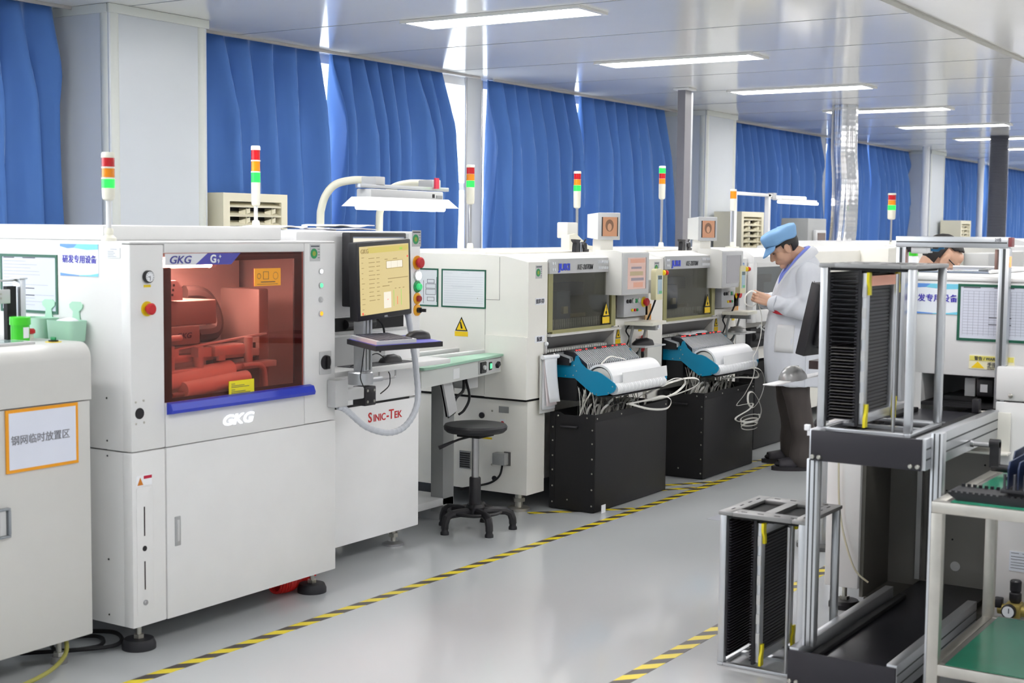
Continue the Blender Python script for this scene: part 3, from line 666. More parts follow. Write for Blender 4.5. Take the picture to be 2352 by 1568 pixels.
sh = MB().box(4.64, 5.535, SY-0.155, SY, 0.905, 0.928, 0.003).build('side_shelf', WHITE, t)
MB().tube(spline([(5.05,SY-.10,.905),(5.05,SY-.10,.87),(5.07,SY-.10,.862),(5.15,SY-.10,.862),(5.17,SY-.10,.87),(5.17,SY-.10,.905)],5), 0.004, 8).build('shelf_handle', STEEL, sh)
text('Sinic-Tek', 0.070, (5.105, SY+0.002, 0.648), XF, UP, mat('red_ink',(206,34,38),0.5), t, bold=0.004, sx=0.0001+0.98) if False else None
MS = mat('red_ink',(206,34,38),0.5)
text('S', 0.064, (5.098, SY+0.003, 0.650), XF, UP, MS, t, bold=0.012, sx=1.0)
text('INIC', 0.047, (5.137, SY+0.003, 0.650), XF, UP, MS, t, bold=0.012, sx=1.0)
text('-T', 0.064, (5.236, SY+0.003, 0.650), XF, UP, MS, t, bold=0.012, sx=0.96)
text('EK', 0.047, (5.296, SY+0.003, 0.650), XF, UP, MS, t, bold=0.012, sx=1.1)
EX = 5.467
estop(t, (EX, SY, 1.387), 0.034, plate=mat('amber_ring',(240,170,30),0.45))
k = MB().lathe([(0.026,0),(0.026,.006),(.022,.008)], (EX,SY,1.324), (0,-1,0)).build('push_button', LGREY, t); MB().lathe([(0.021,.006),(0.021,.014),(.016,.017)], (EX,SY,1.324), (0,-1,0)).build('button_cap', LITW, k)
k = MB().lathe([(0.028,0),(0.028,.006),(.022,.008)], (EX,SY,1.271), (0,-1,0)).build('push_button', GREENP, t); MB().lathe([(0.016,.006),(0.016,.022),(.012,.025)], (EX,SY,1.271), (0,-1,0)).build('button_cap', mat('lit_green_dim',(60,200,120),0.3,emit=.4), k)
k = MB().lathe([(0.028,0),(0.028,.006),(.022,.008)], (EX,SY,1.214), (0,-1,0)).build('push_button', mat('amber_ring2',(240,170,30),0.45), t); MB().lathe([(0.015,.006),(0.015,.020),(.012,.023)], (EX,SY,1.214), (0,-1,0)).build('button_cap', mat('dull_red',(170,50,50),0.4), k)
k = MB().lathe([(0.028,0),(0.028,.006),(.022,.008)], (EX,SY,1.158), (0,-1,0)).build('key_switch', mat('amber_ring2',(240,170,30),0.45), t); MB().lathe([(0.013,.006),(0.013,.024)], (EX,SY,1.158), (0,-1,0)).box(EX-.003,EX+.003,SY-.055,SY-.024,1.150,1.166).build('key', BLACK, k)
green_badge(t, 5.462, 1.503, SY, 0.065)
d = bx('data_label', mat('label_pale',(228,230,232),0.5), t, 5.335, 5.40, SY-0.001, SY+0.001, 1.485, 1.525)
c = MB()
for q in range(6): c.box(5.34, 5.34+0.05*(0.5+0.5*((q*7)%3)/2), SY-.0016, SY-.001, 1.519-.0055*q-.0008, 1.519-.0055*q+.0008)
c.build('print_lines', INKL, d, smooth=0)
for x, y in ((5.43,4.19),(4.68,4.19),(5.44,4.98),(5.40,4.75)):
    f = MB().lathe([(0.052,0),(0.052,0.010),(0.03,0.016),(0.026,0.02)], (x,y,0)).build('levelling_foot', STEEL, t); MB().cyl((x,y,.018),(x,y,.115),0.012).cyl((x,y,.04),(x,y,.058),.024,seg=6).build('threaded_stem', ZINC, f)
tower('signal_tower', 'signal tower on the white inspection machine, in front of the beige air cooler', 4.905, 4.60, 1.537, [G_, A_, R_], pole=0.09, body=0.10, r=0.0215, lh=0.046, gap=0.006, base='plate')
# papers lying on top
o = thing('paper_stack', 'loose sheets of paper lying on top of the inspection machine', 'papers', (4.85, 4.5, 1.537))
for i, (x, y, a) in enumerate(((4.82,4.26,.1),(5.05,4.22,-.12),(4.74,4.34,.3),(5.12,4.28,.05))):
    c = MB(); ca, sa = math.cos(a), math.sin(a); G = []
    for zz in (0, .0045):
        G.append([[c.bm.verts.new((x+ca*u-sa*v, y+sa*u+ca*v, 1.5372+.0047*i+zz+0.0035*i*math.sin(u*14+i)**2)) for u in [-.15+.03*q for q in range(11)]] for v in (-.1,0,.1)])
    for L_, fl in ((G[0],1),(G[1],0)):
        for r0_, r1_ in zip(L_, L_[1:]):
            for q in range(10): c.bm.faces.new((r0_[q], r0_[q+1], r1_[q+1], r1_[q]))
    for q in range(10):
        for k in (0,-1): c.bm.faces.new((G[0][k][q], G[0][k][q+1], G[1][k][q+1], G[1][k][q]))
    for k in (0,1):
        for q in (0,-1): c.bm.faces.new((G[0][k][q], G[0][k+1][q], G[1][k+1][q], G[1][k][q]))
    c.build('sheet', mat('bright_paper',(246,246,248),.6), o, smooth=0.5)
# two monitors
def scr(name, label, W_, Hh, D, org, rz, roll, screen_m, parent_tag, border=0.019):
    o = thing(name, label, 'monitor', org); rot = Matrix.Rotation(rz,4,'Z') @ Matrix.Rotation(roll,4,'Y')
    o.rotation_euler = rot.to_euler()
    MB().box(-W_/2, W_/2, -D/2, D/2, -Hh/2, Hh/2, 0.006).build('bezel', BLACK, o, local=True)
    MB().box(-W_/2+.05, W_/2-.05, D/2-.002, D/2+0.03, -Hh/2+.05, Hh/2-.05, 0.01).build('rear_shell', BLACK, o, local=True)
    s = MB().box(-W_/2+border, W_/2-border, -D/2-0.001, -D/2+.002, -Hh/2+border*1.25, Hh/2-border).build('screen', screen_m, o, local=True)
    return o, s
SCRY = mat('cream_screen', (60,54,40), 0.25, emit=0.62, ecol=(244,222,158))
o, s = scr('monitor', 'black framed monitor on an arm showing a cream coloured program screen', 0.395, 0.335, 0.045, (4.83, 3.80, 1.330), 0.03, -0.045, SCRY, '')
Y0 = -0.0245
def sg(parent, name, m, rects):
    c = MB()
    for x0, x1, z0, z1 in rects: c.box(x0, x1, Y0, Y0+.001, z0, z1)
    return c.build(name, m, parent, local=True, smooth=0)
UIL = mat('ui_line', (60,50,30), 0.5, emit=0.5, ecol=(190,164,104)); UIW = mat('ui_white', (60,60,58), 0.4, emit=0.75, ecol=(252,244,226)); UIR = mat('ui_red', (230,60,60), 0.4, emit=0.5); UIG = mat('ui_green', (120,200,80), 0.4, emit=0.5); UIY = mat('ui_yellow', (60,56,20), 0.4, emit=0.6, ecol=(238,218,120))
sg(s, 'tool_bar', UIY, [(-.120,.176,.118,.143)])
rr_ = random.Random(5); L_ = []
for i in range(11):
    L_.append((-.115,-.115+rr_.uniform(.03,.045),.095-.018*i,.0975-.018*i)); L_.append((-.06,-.06+rr_.uniform(.015,.025),.095-.018*i,.0975-.018*i))
for i in range(12): L_.append((-.165,-.165+rr_.uniform(.008,.02),.10-.022*i,.1025-.022*i))
L_ += [(.01,.13,.078,.0795),(.01,.13,.045,.0465),(.01,.0115,.045,.078),(.13,.1315,.045,.078),(.045,.0465,.045,.078),(.09,.0915,.045,.078),(.0,.02,.085,.088),(.06,.09,.085,.088),(.02,.17,.0,.003),(.02,.05,-.015,-.012),(-.02,.03,-.03,-.027),(.07,.08,-.045,-.042),(.10,.11,-.045,-.042),(.13,.14,-.045,-.042)]
sg(s, 'ui_lines', UIL, L_)
sg(s, 'ui_panel', UIW, [(.012,.128,.048,.077)]); sg(s, 'ui_panel', UIW, [(-.012,.04,-.125,-.055)])
sg(s, 'ui_marks', UIR, [(.012,.02,-.09,-.086),(.0865,.0885,-.115,-.08),(-.168,-.16,-.142,-.132),(.165,.172,.088,.096)])
sg(s, 'ui_bars', UIG, [(.06,.0615,-.12,-.05),(.115,.1165,-.12,-.05),(.11,.13,.124,.134)])
text('GKG', 0.026, (-.172, -.0255, .119), XF, UP, UIL, s, bold=0.01, sx=1.0, local=True)
text('DELL', 0.010, (-.012, -.0240, -.1625), XF, UP, LGREY, o, bold=0.02, sx=1.2, local=True)
SCRB = mat('grey_blue_screen', (40,44,50), 0.25, emit=0.45, ecol=(160,172,194))
o, s = scr('monitor', 'black framed monitor with a green picture, behind the cream screen monitor', 0.41, 0.33, 0.05, (5.065, 4.02, 1.365), 0.0, 0.0, SCRB, '')
Y0 = -0.027
sg(s, 'green_image', mat('green_pcb_image',(40,170,60),0.4,emit=.4), [(-.186,.14,-.085,.03)]); sg(s, 'window_strip', UIW, [(-.186,.18,.08,.14)])
sg(s, 'white_marks', UIW, [(-.175,-.16,.01,.016),(-.15,-.13,-.03,-.024),(-.178,-.165,-.05,-.045),(-.15,-.14,-.07,-.06),(-.17,-.15,-.02,-.015)])
# monitor stand with trays
t = thing('monitor_stand', 'silver monitor stand bracket on the right end of the printer, carrying keyboard tray', 'monitor stand', (4.75, 3.84, 0.8))
bx('wall_bracket', LGREY, t, 4.515, 4.600, 3.790, 3.836, 0.80, 0.915, 0.004)
MB().box(4.58,4.72,3.80,3.845,0.82,0.87,.006).build('lower_bar', LGREY, t)
MB().lathe([(0.055,0),(0.055,.05),(.05,.055)], (4.76,3.855,0.875), (0,0,1)).box(4.76,4.88,3.82,3.875,.88,.902,.006).build('pivot', ALU, t)
MB().box(4.725,4.80,3.80,3.87,.785,.868,.004).build('clamp_block', BLACK, t)
for dx_, dz_ in ((.015,.018),(.06,.018),(.015,.066),(.06,.066)): MB().lathe([(.006,0),(.006,.003)], (4.725+dx_,3.80,.785+dz_), (0,-1,0), 10).build('screw', ZINC, t)
p = MB().box(4.760,4.822,3.838,3.895,0.93,1.335,0.004); pp = p.build('post', ALU, t)
MB().box(4.776,4.781,3.835,3.839,.935,1.33).box(4.801,4.806,3.835,3.839,.935,1.33).build('post_groove', MGREY, pp)
MB().box(4.78,4.89,3.84,3.90,1.29,1.36,.005).build('screen_mount', BLACK, t)
MB().box(4.74,4.84,3.81,3.84,1.035,1.058,.004).lathe([(.018,0),(.018,.03)],(4.90,3.80,1.03),(0,0,1)).build('tray_bracket', BLACK, t)
tray = thing('keyboard_tray', 'black tray with violet top under the cream screen monitor', 'tray', (4.72, 3.64, 1.06))
TP = [(4.43,3.51),(4.80,3.445),(5.01,3.77),(4.64,3.832)]
MB().prism(TP, 'z', 1.058, 1.079).build('tray_board', mat('dark_violet_edge',(24,20,28),0.5), tray)
def inset(P, k):
    cx = sum(p[0] for p in P)/4; cy = sum(p[1] for p in P)/4; return [(cx+(x-cx)*k, cy+(y-cy)*k) for x, y in P]
MB().prism(inset(TP,.97), 'z', 1.079, 1.0805).build('tray_mat', mat('violet_mat',(74,72,176),0.5), tray)
t2 = thing('keyboard', 'light grey keyboard with dark keys on the black tray', 'keyboard', (4.62, 3.66, 1.0807))
KA = Vector((4.455,3.525,0)); kx = Vector((.21,.325,0)).normalized(); ky = Vector((.37,-.065,0)).normalized()
c = MB(); P = [KA, KA+kx*.34, KA+kx*.34+ky*.22, KA+ky*.22]
c.prism([(p.x,p.y) for p in P], 'z', 1.0807, 1.096); c.build('case', LGREY, t2)
c = MB()
for r in range(6):
    for q in range(15):
        o_ = KA+kx*(0.014+0.0212*q)+ky*(0.022+0.031*r)
        c.prism([(v.x,v.y) for v in (o_, o_+kx*.0168, o_+kx*.0168+ky*.025, o_+ky*.025)], 'z', 1.096, 1.100)
kk = c.build('keys', mat('dark_keys',(70,70,84),0.5), t2)
def mouse(label, x, y, z, a, m=BLACK, s=1.0):
    o = thing('computer_mouse', label, 'mouse', (x,y,z)); rot_z(o, a)
    c = MB(); R = []
    for i, (u, w, h) in enumerate(((-.058,.012,.012),(-.05,.026,.028),(-.02,.032,.038),(.015,.031,.036),(.045,.027,.024),(.06,.014,.010))):
        R.append([c.bm.verts.new((u*s, w*s*math.cos(q), max(0,h*s*math.sin(q)))) for q in [math.pi*j/10 for j in range(11)]]+[c.bm.verts.new((u*s, -w*s*.6, 0)), c.bm.verts.new((u*s, w*s*.6, 0))])
    for A, B in zip(R, R[1:]): c.bridge(A, B)
    c.bm.faces.new(R[0][::-1]); c.bm.faces.new(R[-1]); c.build('body', m, o, local=True, smooth=1.0)
    MB().box(.022*s,.042*s,-.004*s,.004*s,.020*s,.0335*s,.002).build('wheel', DGREY, o, local=True); return o
mouse('black mouse on the violet tray right of the keyboard', 4.83, 3.60, 1.0807, 2.75)
mouse('black mouse on the white shelf below the tray', 5.17, 4.01, 0.931, 2.9)
o = MB().box(4.86, 5.30, 3.955, 4.07, 0.9285, 0.931).build('mouse_pad', mat('dark_mesh_mat',(88,88,92),0.7), None); tag(o, 'thin dark mat on the white shelf below the tray', 'mat')
# hose and wires
hp = spline([(5.03,3.83,1.28),(5.045,3.80,1.1),(5.06,3.78,0.93),(5.02,3.74,0.78),(4.93,3.73,0.69),(4.82,3.74,0.665),(4.70,3.77,0.70),(4.60,3.80,0.78),(4.56,3.815,0.80)], 9)
hp2 = []
for a_, b_ in zip(hp, hp[1:]): hp2 += [a_, a_.lerp(b_, .5)]
o = MB().tube(hp2, [0.0135+(0.0012 if i % 4 == 0 else 0) for i in range(len(hp2))], 12).build('cable_hose', mat('clear_grey_hose',(196,200,208),0.3), None, smooth=0.3); tag(o, 'pale grey hose looping from the monitor down past the red lettering', 'hose')
o = MB().tube(spline([(4.95,3.90,1.25),(4.93,3.90,1.16),(4.96,3.89,1.12),(4.97,3.89,1.06),(4.94,3.89,1.0)]), 0.005, 8).tube(spline([(4.88,3.89,1.20),(4.9,3.88,1.17),(5.0,3.84,1.17),(5.05,3.83,1.19)]), 0.004, 8).build('monitor_wires', BLACKM, None); tag(o, 'black monitor wires hanging beside the arm post', 'cable')
for pts_, l_ in (([(4.72,3.80,1.05),(4.69,3.79,.96),(4.68,3.79,.91),(4.70,3.78,.86)],'thin black wire hanging from the keyboard tray left of the post'),([(4.90,3.81,.92),(4.91,3.81,.90),(4.89,3.80,.86),(4.83,3.80,.83)],'short thin wire curling right of the black clamp block'),([(5.12,4.00,.95),(5.05,4.0,.98),(4.95,4.0,.95),(4.87,4.0,.935)],'thin wire of the black mouse on the white shelf')):
    o = MB().tube(spline(pts_), .0025, 6).build('thin_wire', BLACKM, None); tag(o, l_, 'cable')

# ------------------------------------------------------------------ beige air coolers along the wall
def cooler(label, x0, x1, ztop, y0=5.98, depth=0.28, rows=6, cols=2):
    t = thing('air_cooler', label, 'air conditioner', ((x0+x1)/2, y0+depth/2, 0), 'beige floor standing coolers by the windows')
    w = x1-x0; BE = mat('beige_cabinet', (226,220,196), 0.45)
    MB().box(x0, x1, y0, y0+depth, 0.03, ztop-0.62).box(x0, x0+.055, y0, y0+depth, ztop-.62, ztop).box(x1-.055, x1, y0, y0+depth, ztop-.62, ztop).box(x0+.055,x1-.055,y0,y0+depth,ztop-.05,ztop).box(x0+.055,x1-.055,y0+.12,y0+depth,ztop-.62,ztop-.05).build('cabinet', BE, t)
    MB().box(x0+.02,x1-.02,y0+.02,y0+depth-.02,0,.035).build('plinth', DGREY, t)
    bx('outlet_recess', BLACKM, t, x0+.055, x1-.055, y0+.08, y0+.118, ztop-.62, ztop-.05)
    for i in range(9):
        z = ztop-.085-.056*i
        if z < ztop-.60: break
        MB().prism([(y0+.005,z),(y0+.075,z+.028),(y0+.075,z+.034),(y0+.003,z+.008)], 'x', x0+.055, x1-.055).build('louvre', BE, t)
    for i in range(cols):
        xc = x0+.055+(w-.11)*(i+.72)/cols
        MB().box(xc-.006,xc+.006,y0+.02,y0+.078,ztop-.61,ztop-.09).build('vane', mat('beige_shade',(196,190,164),0.5), t)
        for q in range(8): MB().obox((xc-.01,y0+.03,ztop-.112-.056*q),(.8,-.4,.25),(.4,.9,0),(0,0,1),.04,.004,.014).build('deflector', BE, t)
    return t
cooler('largest beige air cooler, behind the inspection machine below the first blue curtains', 6.10, 6.66, 1.752)
cooler('small beige cooler by the second pillar, left of the blue cap', 13.0, 13.56, 1.753, y0=5.70, depth=.3)
cooler('farthest small beige cooler right of the third pillar', 20.86, 21.4, 1.752, y0=5.7, depth=.3)
# ------------------------------------------------------------------ inspection lamp on curved arms
t = thing('inspection_lamp', 'white fluorescent lamp hung on two curved arms above the inspection machine', 'lamp', (5.9, 4.95, 0))
IV = mat('ivory_tube', (228,226,208), 0.4)
for x in (5.83, 6.34):
    MB().tube(spline([(x,5.0,0),(x,5.0,1.0),(x,5.0,1.55),(x,4.99,1.66),(x+.02,4.97,1.735),(x+.05,4.93,1.785),(x+.10,4.86,1.806),(x+.14,4.78,1.806)]), 0.021, 12).build('curved_arm', IV, t)
    bx('arm_clamp', LGREY, t, x+.10, x+.18, 4.70, 4.80, 1.775, 1.825, .004)
MB().box(5.80, 6.60, 4.70, 4.735, 1.762, 1.784, .003).build('cross_rail', ALU, t)
h = MB().box(5.84, 6.49, 4.66, 4.76, 1.712, 1.757, .006); hh = h.build('lamp_housing', LGREY, t)
bx('switch', BLACK, hh, 6.385, 6.40, 4.655, 4.661, 1.722, 1.742); bx('rating_label', MGREY, hh, 6.42, 6.475, 4.656, 4.661, 1.720, 1.736)
MB().prism([(4.66,1.715),(4.76,1.715),(4.83,1.665),(4.59,1.665)], 'x', 5.80, 6.54).build('shade', mat('white_shade',(244,245,246),0.35), t)
MB().cyl((5.82,4.68,1.660),(6.52,4.68,1.660),.013).cyl((5.82,4.74,1.660),(6.52,4.74,1.660),.013).build('lit_tube', TUBEP, t)
bx('red_tag', mat('pink_red_tag',(210,50,80),0.5), t, 6.455, 6.49, 4.69, 4.70, 1.775, 1.835)

# ------------------------------------------------------------------ conveyor between the machines
t = thing('link_conveyor', 'grey link conveyor with pale green top between two white machines', 'conveyor', (5.95, 4.3, 0))
CG = mat('conveyor_grey', (204,207,204), 0.42); CT = mat('pale_green_top', (150,190,168), 0.45)
bx('front_beam', CG, t, 5.50, 6.43, 4.235, 4.265, 0.775, 0.862, 0.003)
bx('rear_beam', CG, t, 5.50, 6.43, 4.58, 4.61, 0.775, 0.862, 0.003)
MB().prism([(5.50,4.06),(5.58,4.06),(6.43,4.20),(6.43,4.30),(5.5,4.30)], 'z', 0.862, 0.874).build('green_top', CT, t)
MB().prism([(5.50,4.075),(5.58,4.075),(6.43,4.215),(6.43,4.235),(5.5,4.235)], 'z', 0.775, 0.861).build('side_cover', CG, t)
MB().box(5.50,6.43,4.32,4.345,.862,.89,.003).box(5.50,6.43,4.50,4.525,.862,.89,.003).build('guide_rail', WHITE, t)
bx('belt', mat('dark_green_belt',(70,96,88),0.6), t, 5.5, 6.43, 4.35, 4.495, .862, .868)
n_ = Vector((0.14,-0.85,0)).normalized()
def fp(u, z, off=0.0):
    a, b_ = Vector((5.58,4.075,0)), Vector((6.43,4.215,0)); q = a+(b_-a)*u; d = (b_-a).normalized(); nn = Vector((d.y,-d.x,0)); q = q+nn*off; return Vector((q.x,q.y,z))
dx = (fp(1,0)-fp(0,0)).normalized(); dn = Vector((dx.y,-dx.x,0))
k = MB().obox(fp(.80,.82,.003), dx, dn, UP, .14, .004, .034, .002).build('control_panel', LGREY, t)
MB().obox(fp(.69,.82,.010), dx, dn, UP, .036, .004, .030, .003).build('switch_box', BLACK, k); MB().lathe([(.012,0),(.012,.01)], fp(.69,.82,.013), dn).build('dial', LGREY, k)
MB().obox(fp(.80,.82,.008), dx, dn, UP, .018, .003, .022, .002).build('lit_rocker', BLACK, k); MB().obox(fp(.80,.82,.012), dx, dn, UP, .011, .002, .014, .002).build('rocker_light', LITG, k)
MB().obox(fp(.90,.82,.012), (dx+Vector((0,0,.5))).normalized(), dn, (Vector((0,0,1))-dx*.5).normalized(), .018, .012, .012, .003).build('rotary_knob', BLACK, k)
MB().obox(fp(.33,.815,.001), dx, dn, UP, .036, .001, .026).build('data_label', mat('label_pale',(228,230,232),0.5), t)
a0 = fp(.22,.77,-.03)
MB().obox((5.86,4.17,.70), (.95,0,.30), (0,1,0), (-.30,0,.95), .05, .012, .115, .012).build('hanging_arm', LGREY, t)
c = MB()
for x in (5.62, 6.05): 
    c.box(x-.05, x+.05, 4.30, 4.38, 0.05, 0.775, .003)
c.build('leg', MGREY, t); MB().box(5.53,6.10,4.30,4.60,.09,.13,.004).box(5.53,5.58,4.30,4.6,.02,.1).box(6.04,6.1,4.30,4.6,.0,.1).build('base_frame', LGREY, t)
bx('back_panel', MGREY, t, 5.53, 6.10, 4.56, 4.58, 0.13, 0.775)
bx('lower_bracket', LGREY, t, 6.15, 6.25, 4.25, 4.5, 0.70, 0.775, .003)
MB().tube(spline([(6.1,4.24,.76),(6.08,4.23,.70),(6.02,4.23,.67),(5.98,4.22,.64)]), .008, 8).tube(spline([(6.13,4.25,.76),(6.14,4.23,.66),(6.08,4.22,.60),(6.03,4.22,.58)]), .007, 8).build('wires', BLACKM, t)
# ------------------------------------------------------------------ stool
t = thing('stool', 'black round swivel stool with gas lift and five leg base', 'stool', (5.95, 4.06, 0))
PU = mat('black_pu_seat', (34,34,38), 0.42, bump=0.1, bscale=60)
MB().lathe([(0.02,0.505),(0.12,0.507),(0.150,0.512),(0.163,0.525),(0.165,0.540),(0.158,0.550),(0.14,0.553),(0.06,0.549),(0.001,0.548)], (0,0,0), seg=40).build('seat', PU, t, local=True)
bx('seat_plate', BLACKM, t, 5.88, 6.02, 3.99, 4.13, 0.487, 0.508, .004)
MB().tube([(-.02,.0,.492),(-.075,.05,.475),(-.10,.075,.462)], .006, 8).tube([(-.095,.07,.465),(-.155,.12,.435)], [.007,.011], 10).build('height_lever', BLACK, t, local=True)
MB().cyl((0,0,.27),(0,0,.49),.0185).build('gas_piston', STEEL, t, local=True)
MB().lathe([(0.030,.08),(0.030,.27),(.027,.275)], (0,0,0)).build('gas_sleeve', BLACK, t, local=True)
MB().lathe([(0.05,.07),(0.052,.12),(0.04,.135)], (0,0,0)).build('hub', BLACK, t, local=True)
c = MB()
for rr_ in (0.135,):
    c.tube([(rr_*math.cos(a), rr_*math.sin(a), .098) for a in [2*math.pi*i/40 for i in range(41)]], .009, 8)
c.build('foot_ring', BLACK, t, local=True)
for i in range(5):
    a = 0.35+2*math.pi*i/5; ca, sa = math.cos(a), math.sin(a)
    l = MB().tube([(r*ca, r*sa, z) for r, z in ((.03,.095),(.10,.10),(.16,.098),(.185,.085),(.196,.055),(.198,.03))], [.024,.022,.021,.021,.02,.02], 10).build('leg', BLACK, t, local=True)
    MB().lathe([(.022,0),(.022,.012),(.017,.02),(.017,.034)], (.198*ca,.198*sa,0)).build('foot_cap', RUBBER, l, local=True)
# ------------------------------------------------------------------ pick-and-place machines
WARN = mat('warning_yellow', (244,206,24), 0.5)
def warn_sign(parent, x, y, z, w, h, tilt=0.0):
    o = bx('warning_label', WARN, parent, x-w/2, x+w/2, y-0.0012, y, z, z+h*0.30)
    MB().prism([(x-w/2,z+h*.33),(x+w/2,z+h*.33),(x+.003,z+h),(x-.003,z+h)], 'y', y-0.0012, y).build('triangle', BLACKM, o)
    MB().prism([(x-w*.40,z+h*.37),(x+w*.40,z+h*.37),(x,z+h*.92)], 'y', y-0.002, y-0.0012).build('yellow_field', WARN, o)
    MB().box(x-w*.03,x+w*.03,y-.0026,y-.002,z+h*.5,z+h*.78).lathe([(w*.12,0),(w*.12,.0006)],(x,y-.002,z+h*.5),(0,-1,0),10).build('hazard_mark', BLACKM, o)
    return o
JY = 4.05
PANEJ = pane_mat('smoked_pane', (0.66,0.66,0.61), 0.03, 0.045)
OLIVE = mat('olive_acrylic_edge', (150,146,100), 0.25)
def mounter(x0, label, third=False, pod_screen='orange', first=True):
    t = thing('placement_machine', label, 'placement machine', (x0+0.7, 4.8, 0), 'white placement machines in the left row')
    X = lambda d: x0+d
    YB = 5.55
    # side silhouette shells
    MB().prism([(JY,0.63),(JY,1.376),(JY+.15,1.406),(JY+.33,1.414),(YB,1.414),(YB,0.63)], 'x', X(0), X(0.198)).build('left_column', CREAM, t)
    if first: MB().prism([(JY-.002,0.63),(JY-.002,0.968),(JY+.02,0.972),(JY+.27,0.972),(JY+.27,.63)], 'x', X(-0.014), X(0.012)).build('side_cover', CREAM, t)
    MB().prism([(X(.02),JY+.01),(X(.20),JY+.01),(X(.20),JY+.22),(X(1.02),JY+.22),(X(1.02),JY+.01),(X(1.37),JY+.01),(X(1.37),YB),(X(.02),YB)], 'z', 0.10, 0.615).build('base_cabinet', CREAM, t)
    bx('base_seam', BLACKM, t, X(.02), X(1.36), JY+.02, YB-.02, .614, .632)
    MB().prism([(JY+.07,0.63),(JY+.07,1.36),(JY+.15,1.404),(JY+.33,1.414),(YB,1.414),(YB,.63)], 'x', X(1.0), X(1.398)).build('right_column', CREAM, t)
    MB().box(X(.198), X(1.0), JY+.10, YB, 1.385, 1.412).box(X(.198),X(1.0),JY+.55,YB,.63,1.385).box(X(.1),X(1.39),JY+.35,YB-.2,1.412,1.425,.004).build('top_deck', CREAM, t)
    bx('inner_floor', DGREY, t, X(.198), X(1.0), JY+.08, JY+.55, .80, .84)
    c = MB()
    for z, y in ((1.27,JY+.33),(1.3,JY+.72)): c.lathe([(.004,0),(.003,.003)], (X(0),y,z-.1), (-1,0,0), 8)
    for y, z in ((JY+.06,.25),(JY+.06,.55)): c.lathe([(.006,0),(.004,.004)], (X(.02),y+.18,z), (-1,0,0), 8)
    c.build('screws', ZINC, t)
    # side fittings
    if first:
        MB().box(X(0)-.0008,X(0)+.001,JY+.185,JY+.187,1.165,1.40).box(X(0)-.0008,X(0)+.001,JY+.187,JY+.28,1.165,1.167).box(X(0)-.0008,X(0)+.001,JY+.278,JY+.280,.64,1.16).build('panel_seam', SEAM, t)
        MB().cyl((X(.012),JY+.307,.52),(X(.02),JY+.307,.52),.017).cyl((X(.012),JY+.22,.175),(X(.021),JY+.22,.175),.014).build('round_port', BLACK, t)
        bx('data_label', MGREY, t, X(.017), X(.021), JY+.13, JY+.195, .545, .58)
        l = bx('red_label', CARD, t, X(.017), X(.021), JY+.155, JY+.185, .475, .51); MB().lathe([(.011,0),(.011,.001)], (X(.0165),JY+.170,.488), (-1,0,0), 16).build('red_ring', RED, l)
        bx('yellow_label', YELL, t, X(.017), X(.021), JY+.24, JY+.33, .39, .40)
        v = MB().box(X(.014),X(.021),JY+.38,JY+.455,.21,.31).build('vent_grille', MGREY, t)
        c = MB()
        for i in range(8):
            for j in range(7): c.box(X(.0125),X(.0138),JY+.385+.0085*i,JY+.391+.0085*i,.217+.0125*j,.226+.0125*j)
        c.build('vent_holes', BLACKM, v, smooth=0)
        p = MB().box(X(-.03),X(.02),JY+.125,JY+.205,.26,.325,.004).build('power_plug', MGREY, t); bx('plug_plate', DGREY, p, X(.012), X(.02), JY+.115, JY+.155, .255, .33)
        MB().tube(spline([(X(-.01),JY+.15,.26),(X(-.005),JY+.17,.20),(X(.01),JY+.23,.155),(X(.0),JY+.3,.13),(X(-.02),JY+.42,.10)]), .006, 8).build('power_cable', BLACKM, p)
    for x, y in ((X(.085),JY+.10),(X(1.28),JY+.12),(X(.1),YB-.15),(X(1.28),YB-.15)):
        f = MB().lathe([(.062,0),(.062,.016),(.05,.022)], (x,y,0)).build('levelling_foot', STEELB, t); MB().cyl((x,y,.02),(x,y,.11),.022).cyl((x,y,.05),(x,y,.07),.035,seg=6).build('threaded_stem', ZINC, f)
    green_badge(t, X(.105), 1.322, JY, .06)
    for z in (1.142, .935):
        l = bx('paper_label', CARD, t, X(.072), X(.172), JY-.001, JY+.001, z, z+.038)
        text('接料带' if z > 1 else '报废', .028, (X(.076 if z > 1 else .088), JY-.0018, z+.009), XF, UP, INK, l, bold=.008, sx=1.05)
    # right column front fittings
    bx('right_front', CREAM, t, X(1.0), X(1.39), JY+.02, JY+.075, .63, 1.02, .004)
    if not third:
        # hood
        MB().prism([(JY-.008,1.392),(JY+.15,1.418),(JY+.15,1.40),(JY+.01,1.375)], 'x', X(.20), X(.985)).build('hood_cover', mat('hood_white',(240,240,240),.35), t)
        bd = MB().prism([(JY-.012,1.309),(JY-.010,1.391),(JY+.03,1.391),(JY+.03,1.309)], 'x', X(.203), X(.985)).build('brand_band', mat('silver_band',(190,191,192),.35,.3), t)
        text('JUKI', .050, (X(.295), JY-.0145, 1.328), XF, UP, mat('juki_blue',(50,72,214),.4), bd, bold=.05, sx=1.30)
        text('KE-2070M', .043, (X(.500), JY-.0145, 1.328), XF, UP, mat('ink_grey_dark',(74,76,80),.5), bd, shear=.25, bold=.006, sx=.95)
        c = MB()
        for j in range(2):
            for i in range(11): c.box(X(.745)+.0195*i, X(.745)+.0195*i+.011, JY-.0135, JY-.0115, 1.325+.034*j, 1.342+.034*j, .003)
            for i in range(2): c.box(X(.228)+.022*i, X(.228)+.022*i+.013, JY-.0135, JY-.0115, 1.325+.034*j, 1.340+.034*j, .003)
        c.build('band_slots', CARD, bd, smooth=0)
        # window
        w = bx('window_pane', PANEJ, t, X(.235), X(.945), JY+.004, JY+.010, .985, 1.308)
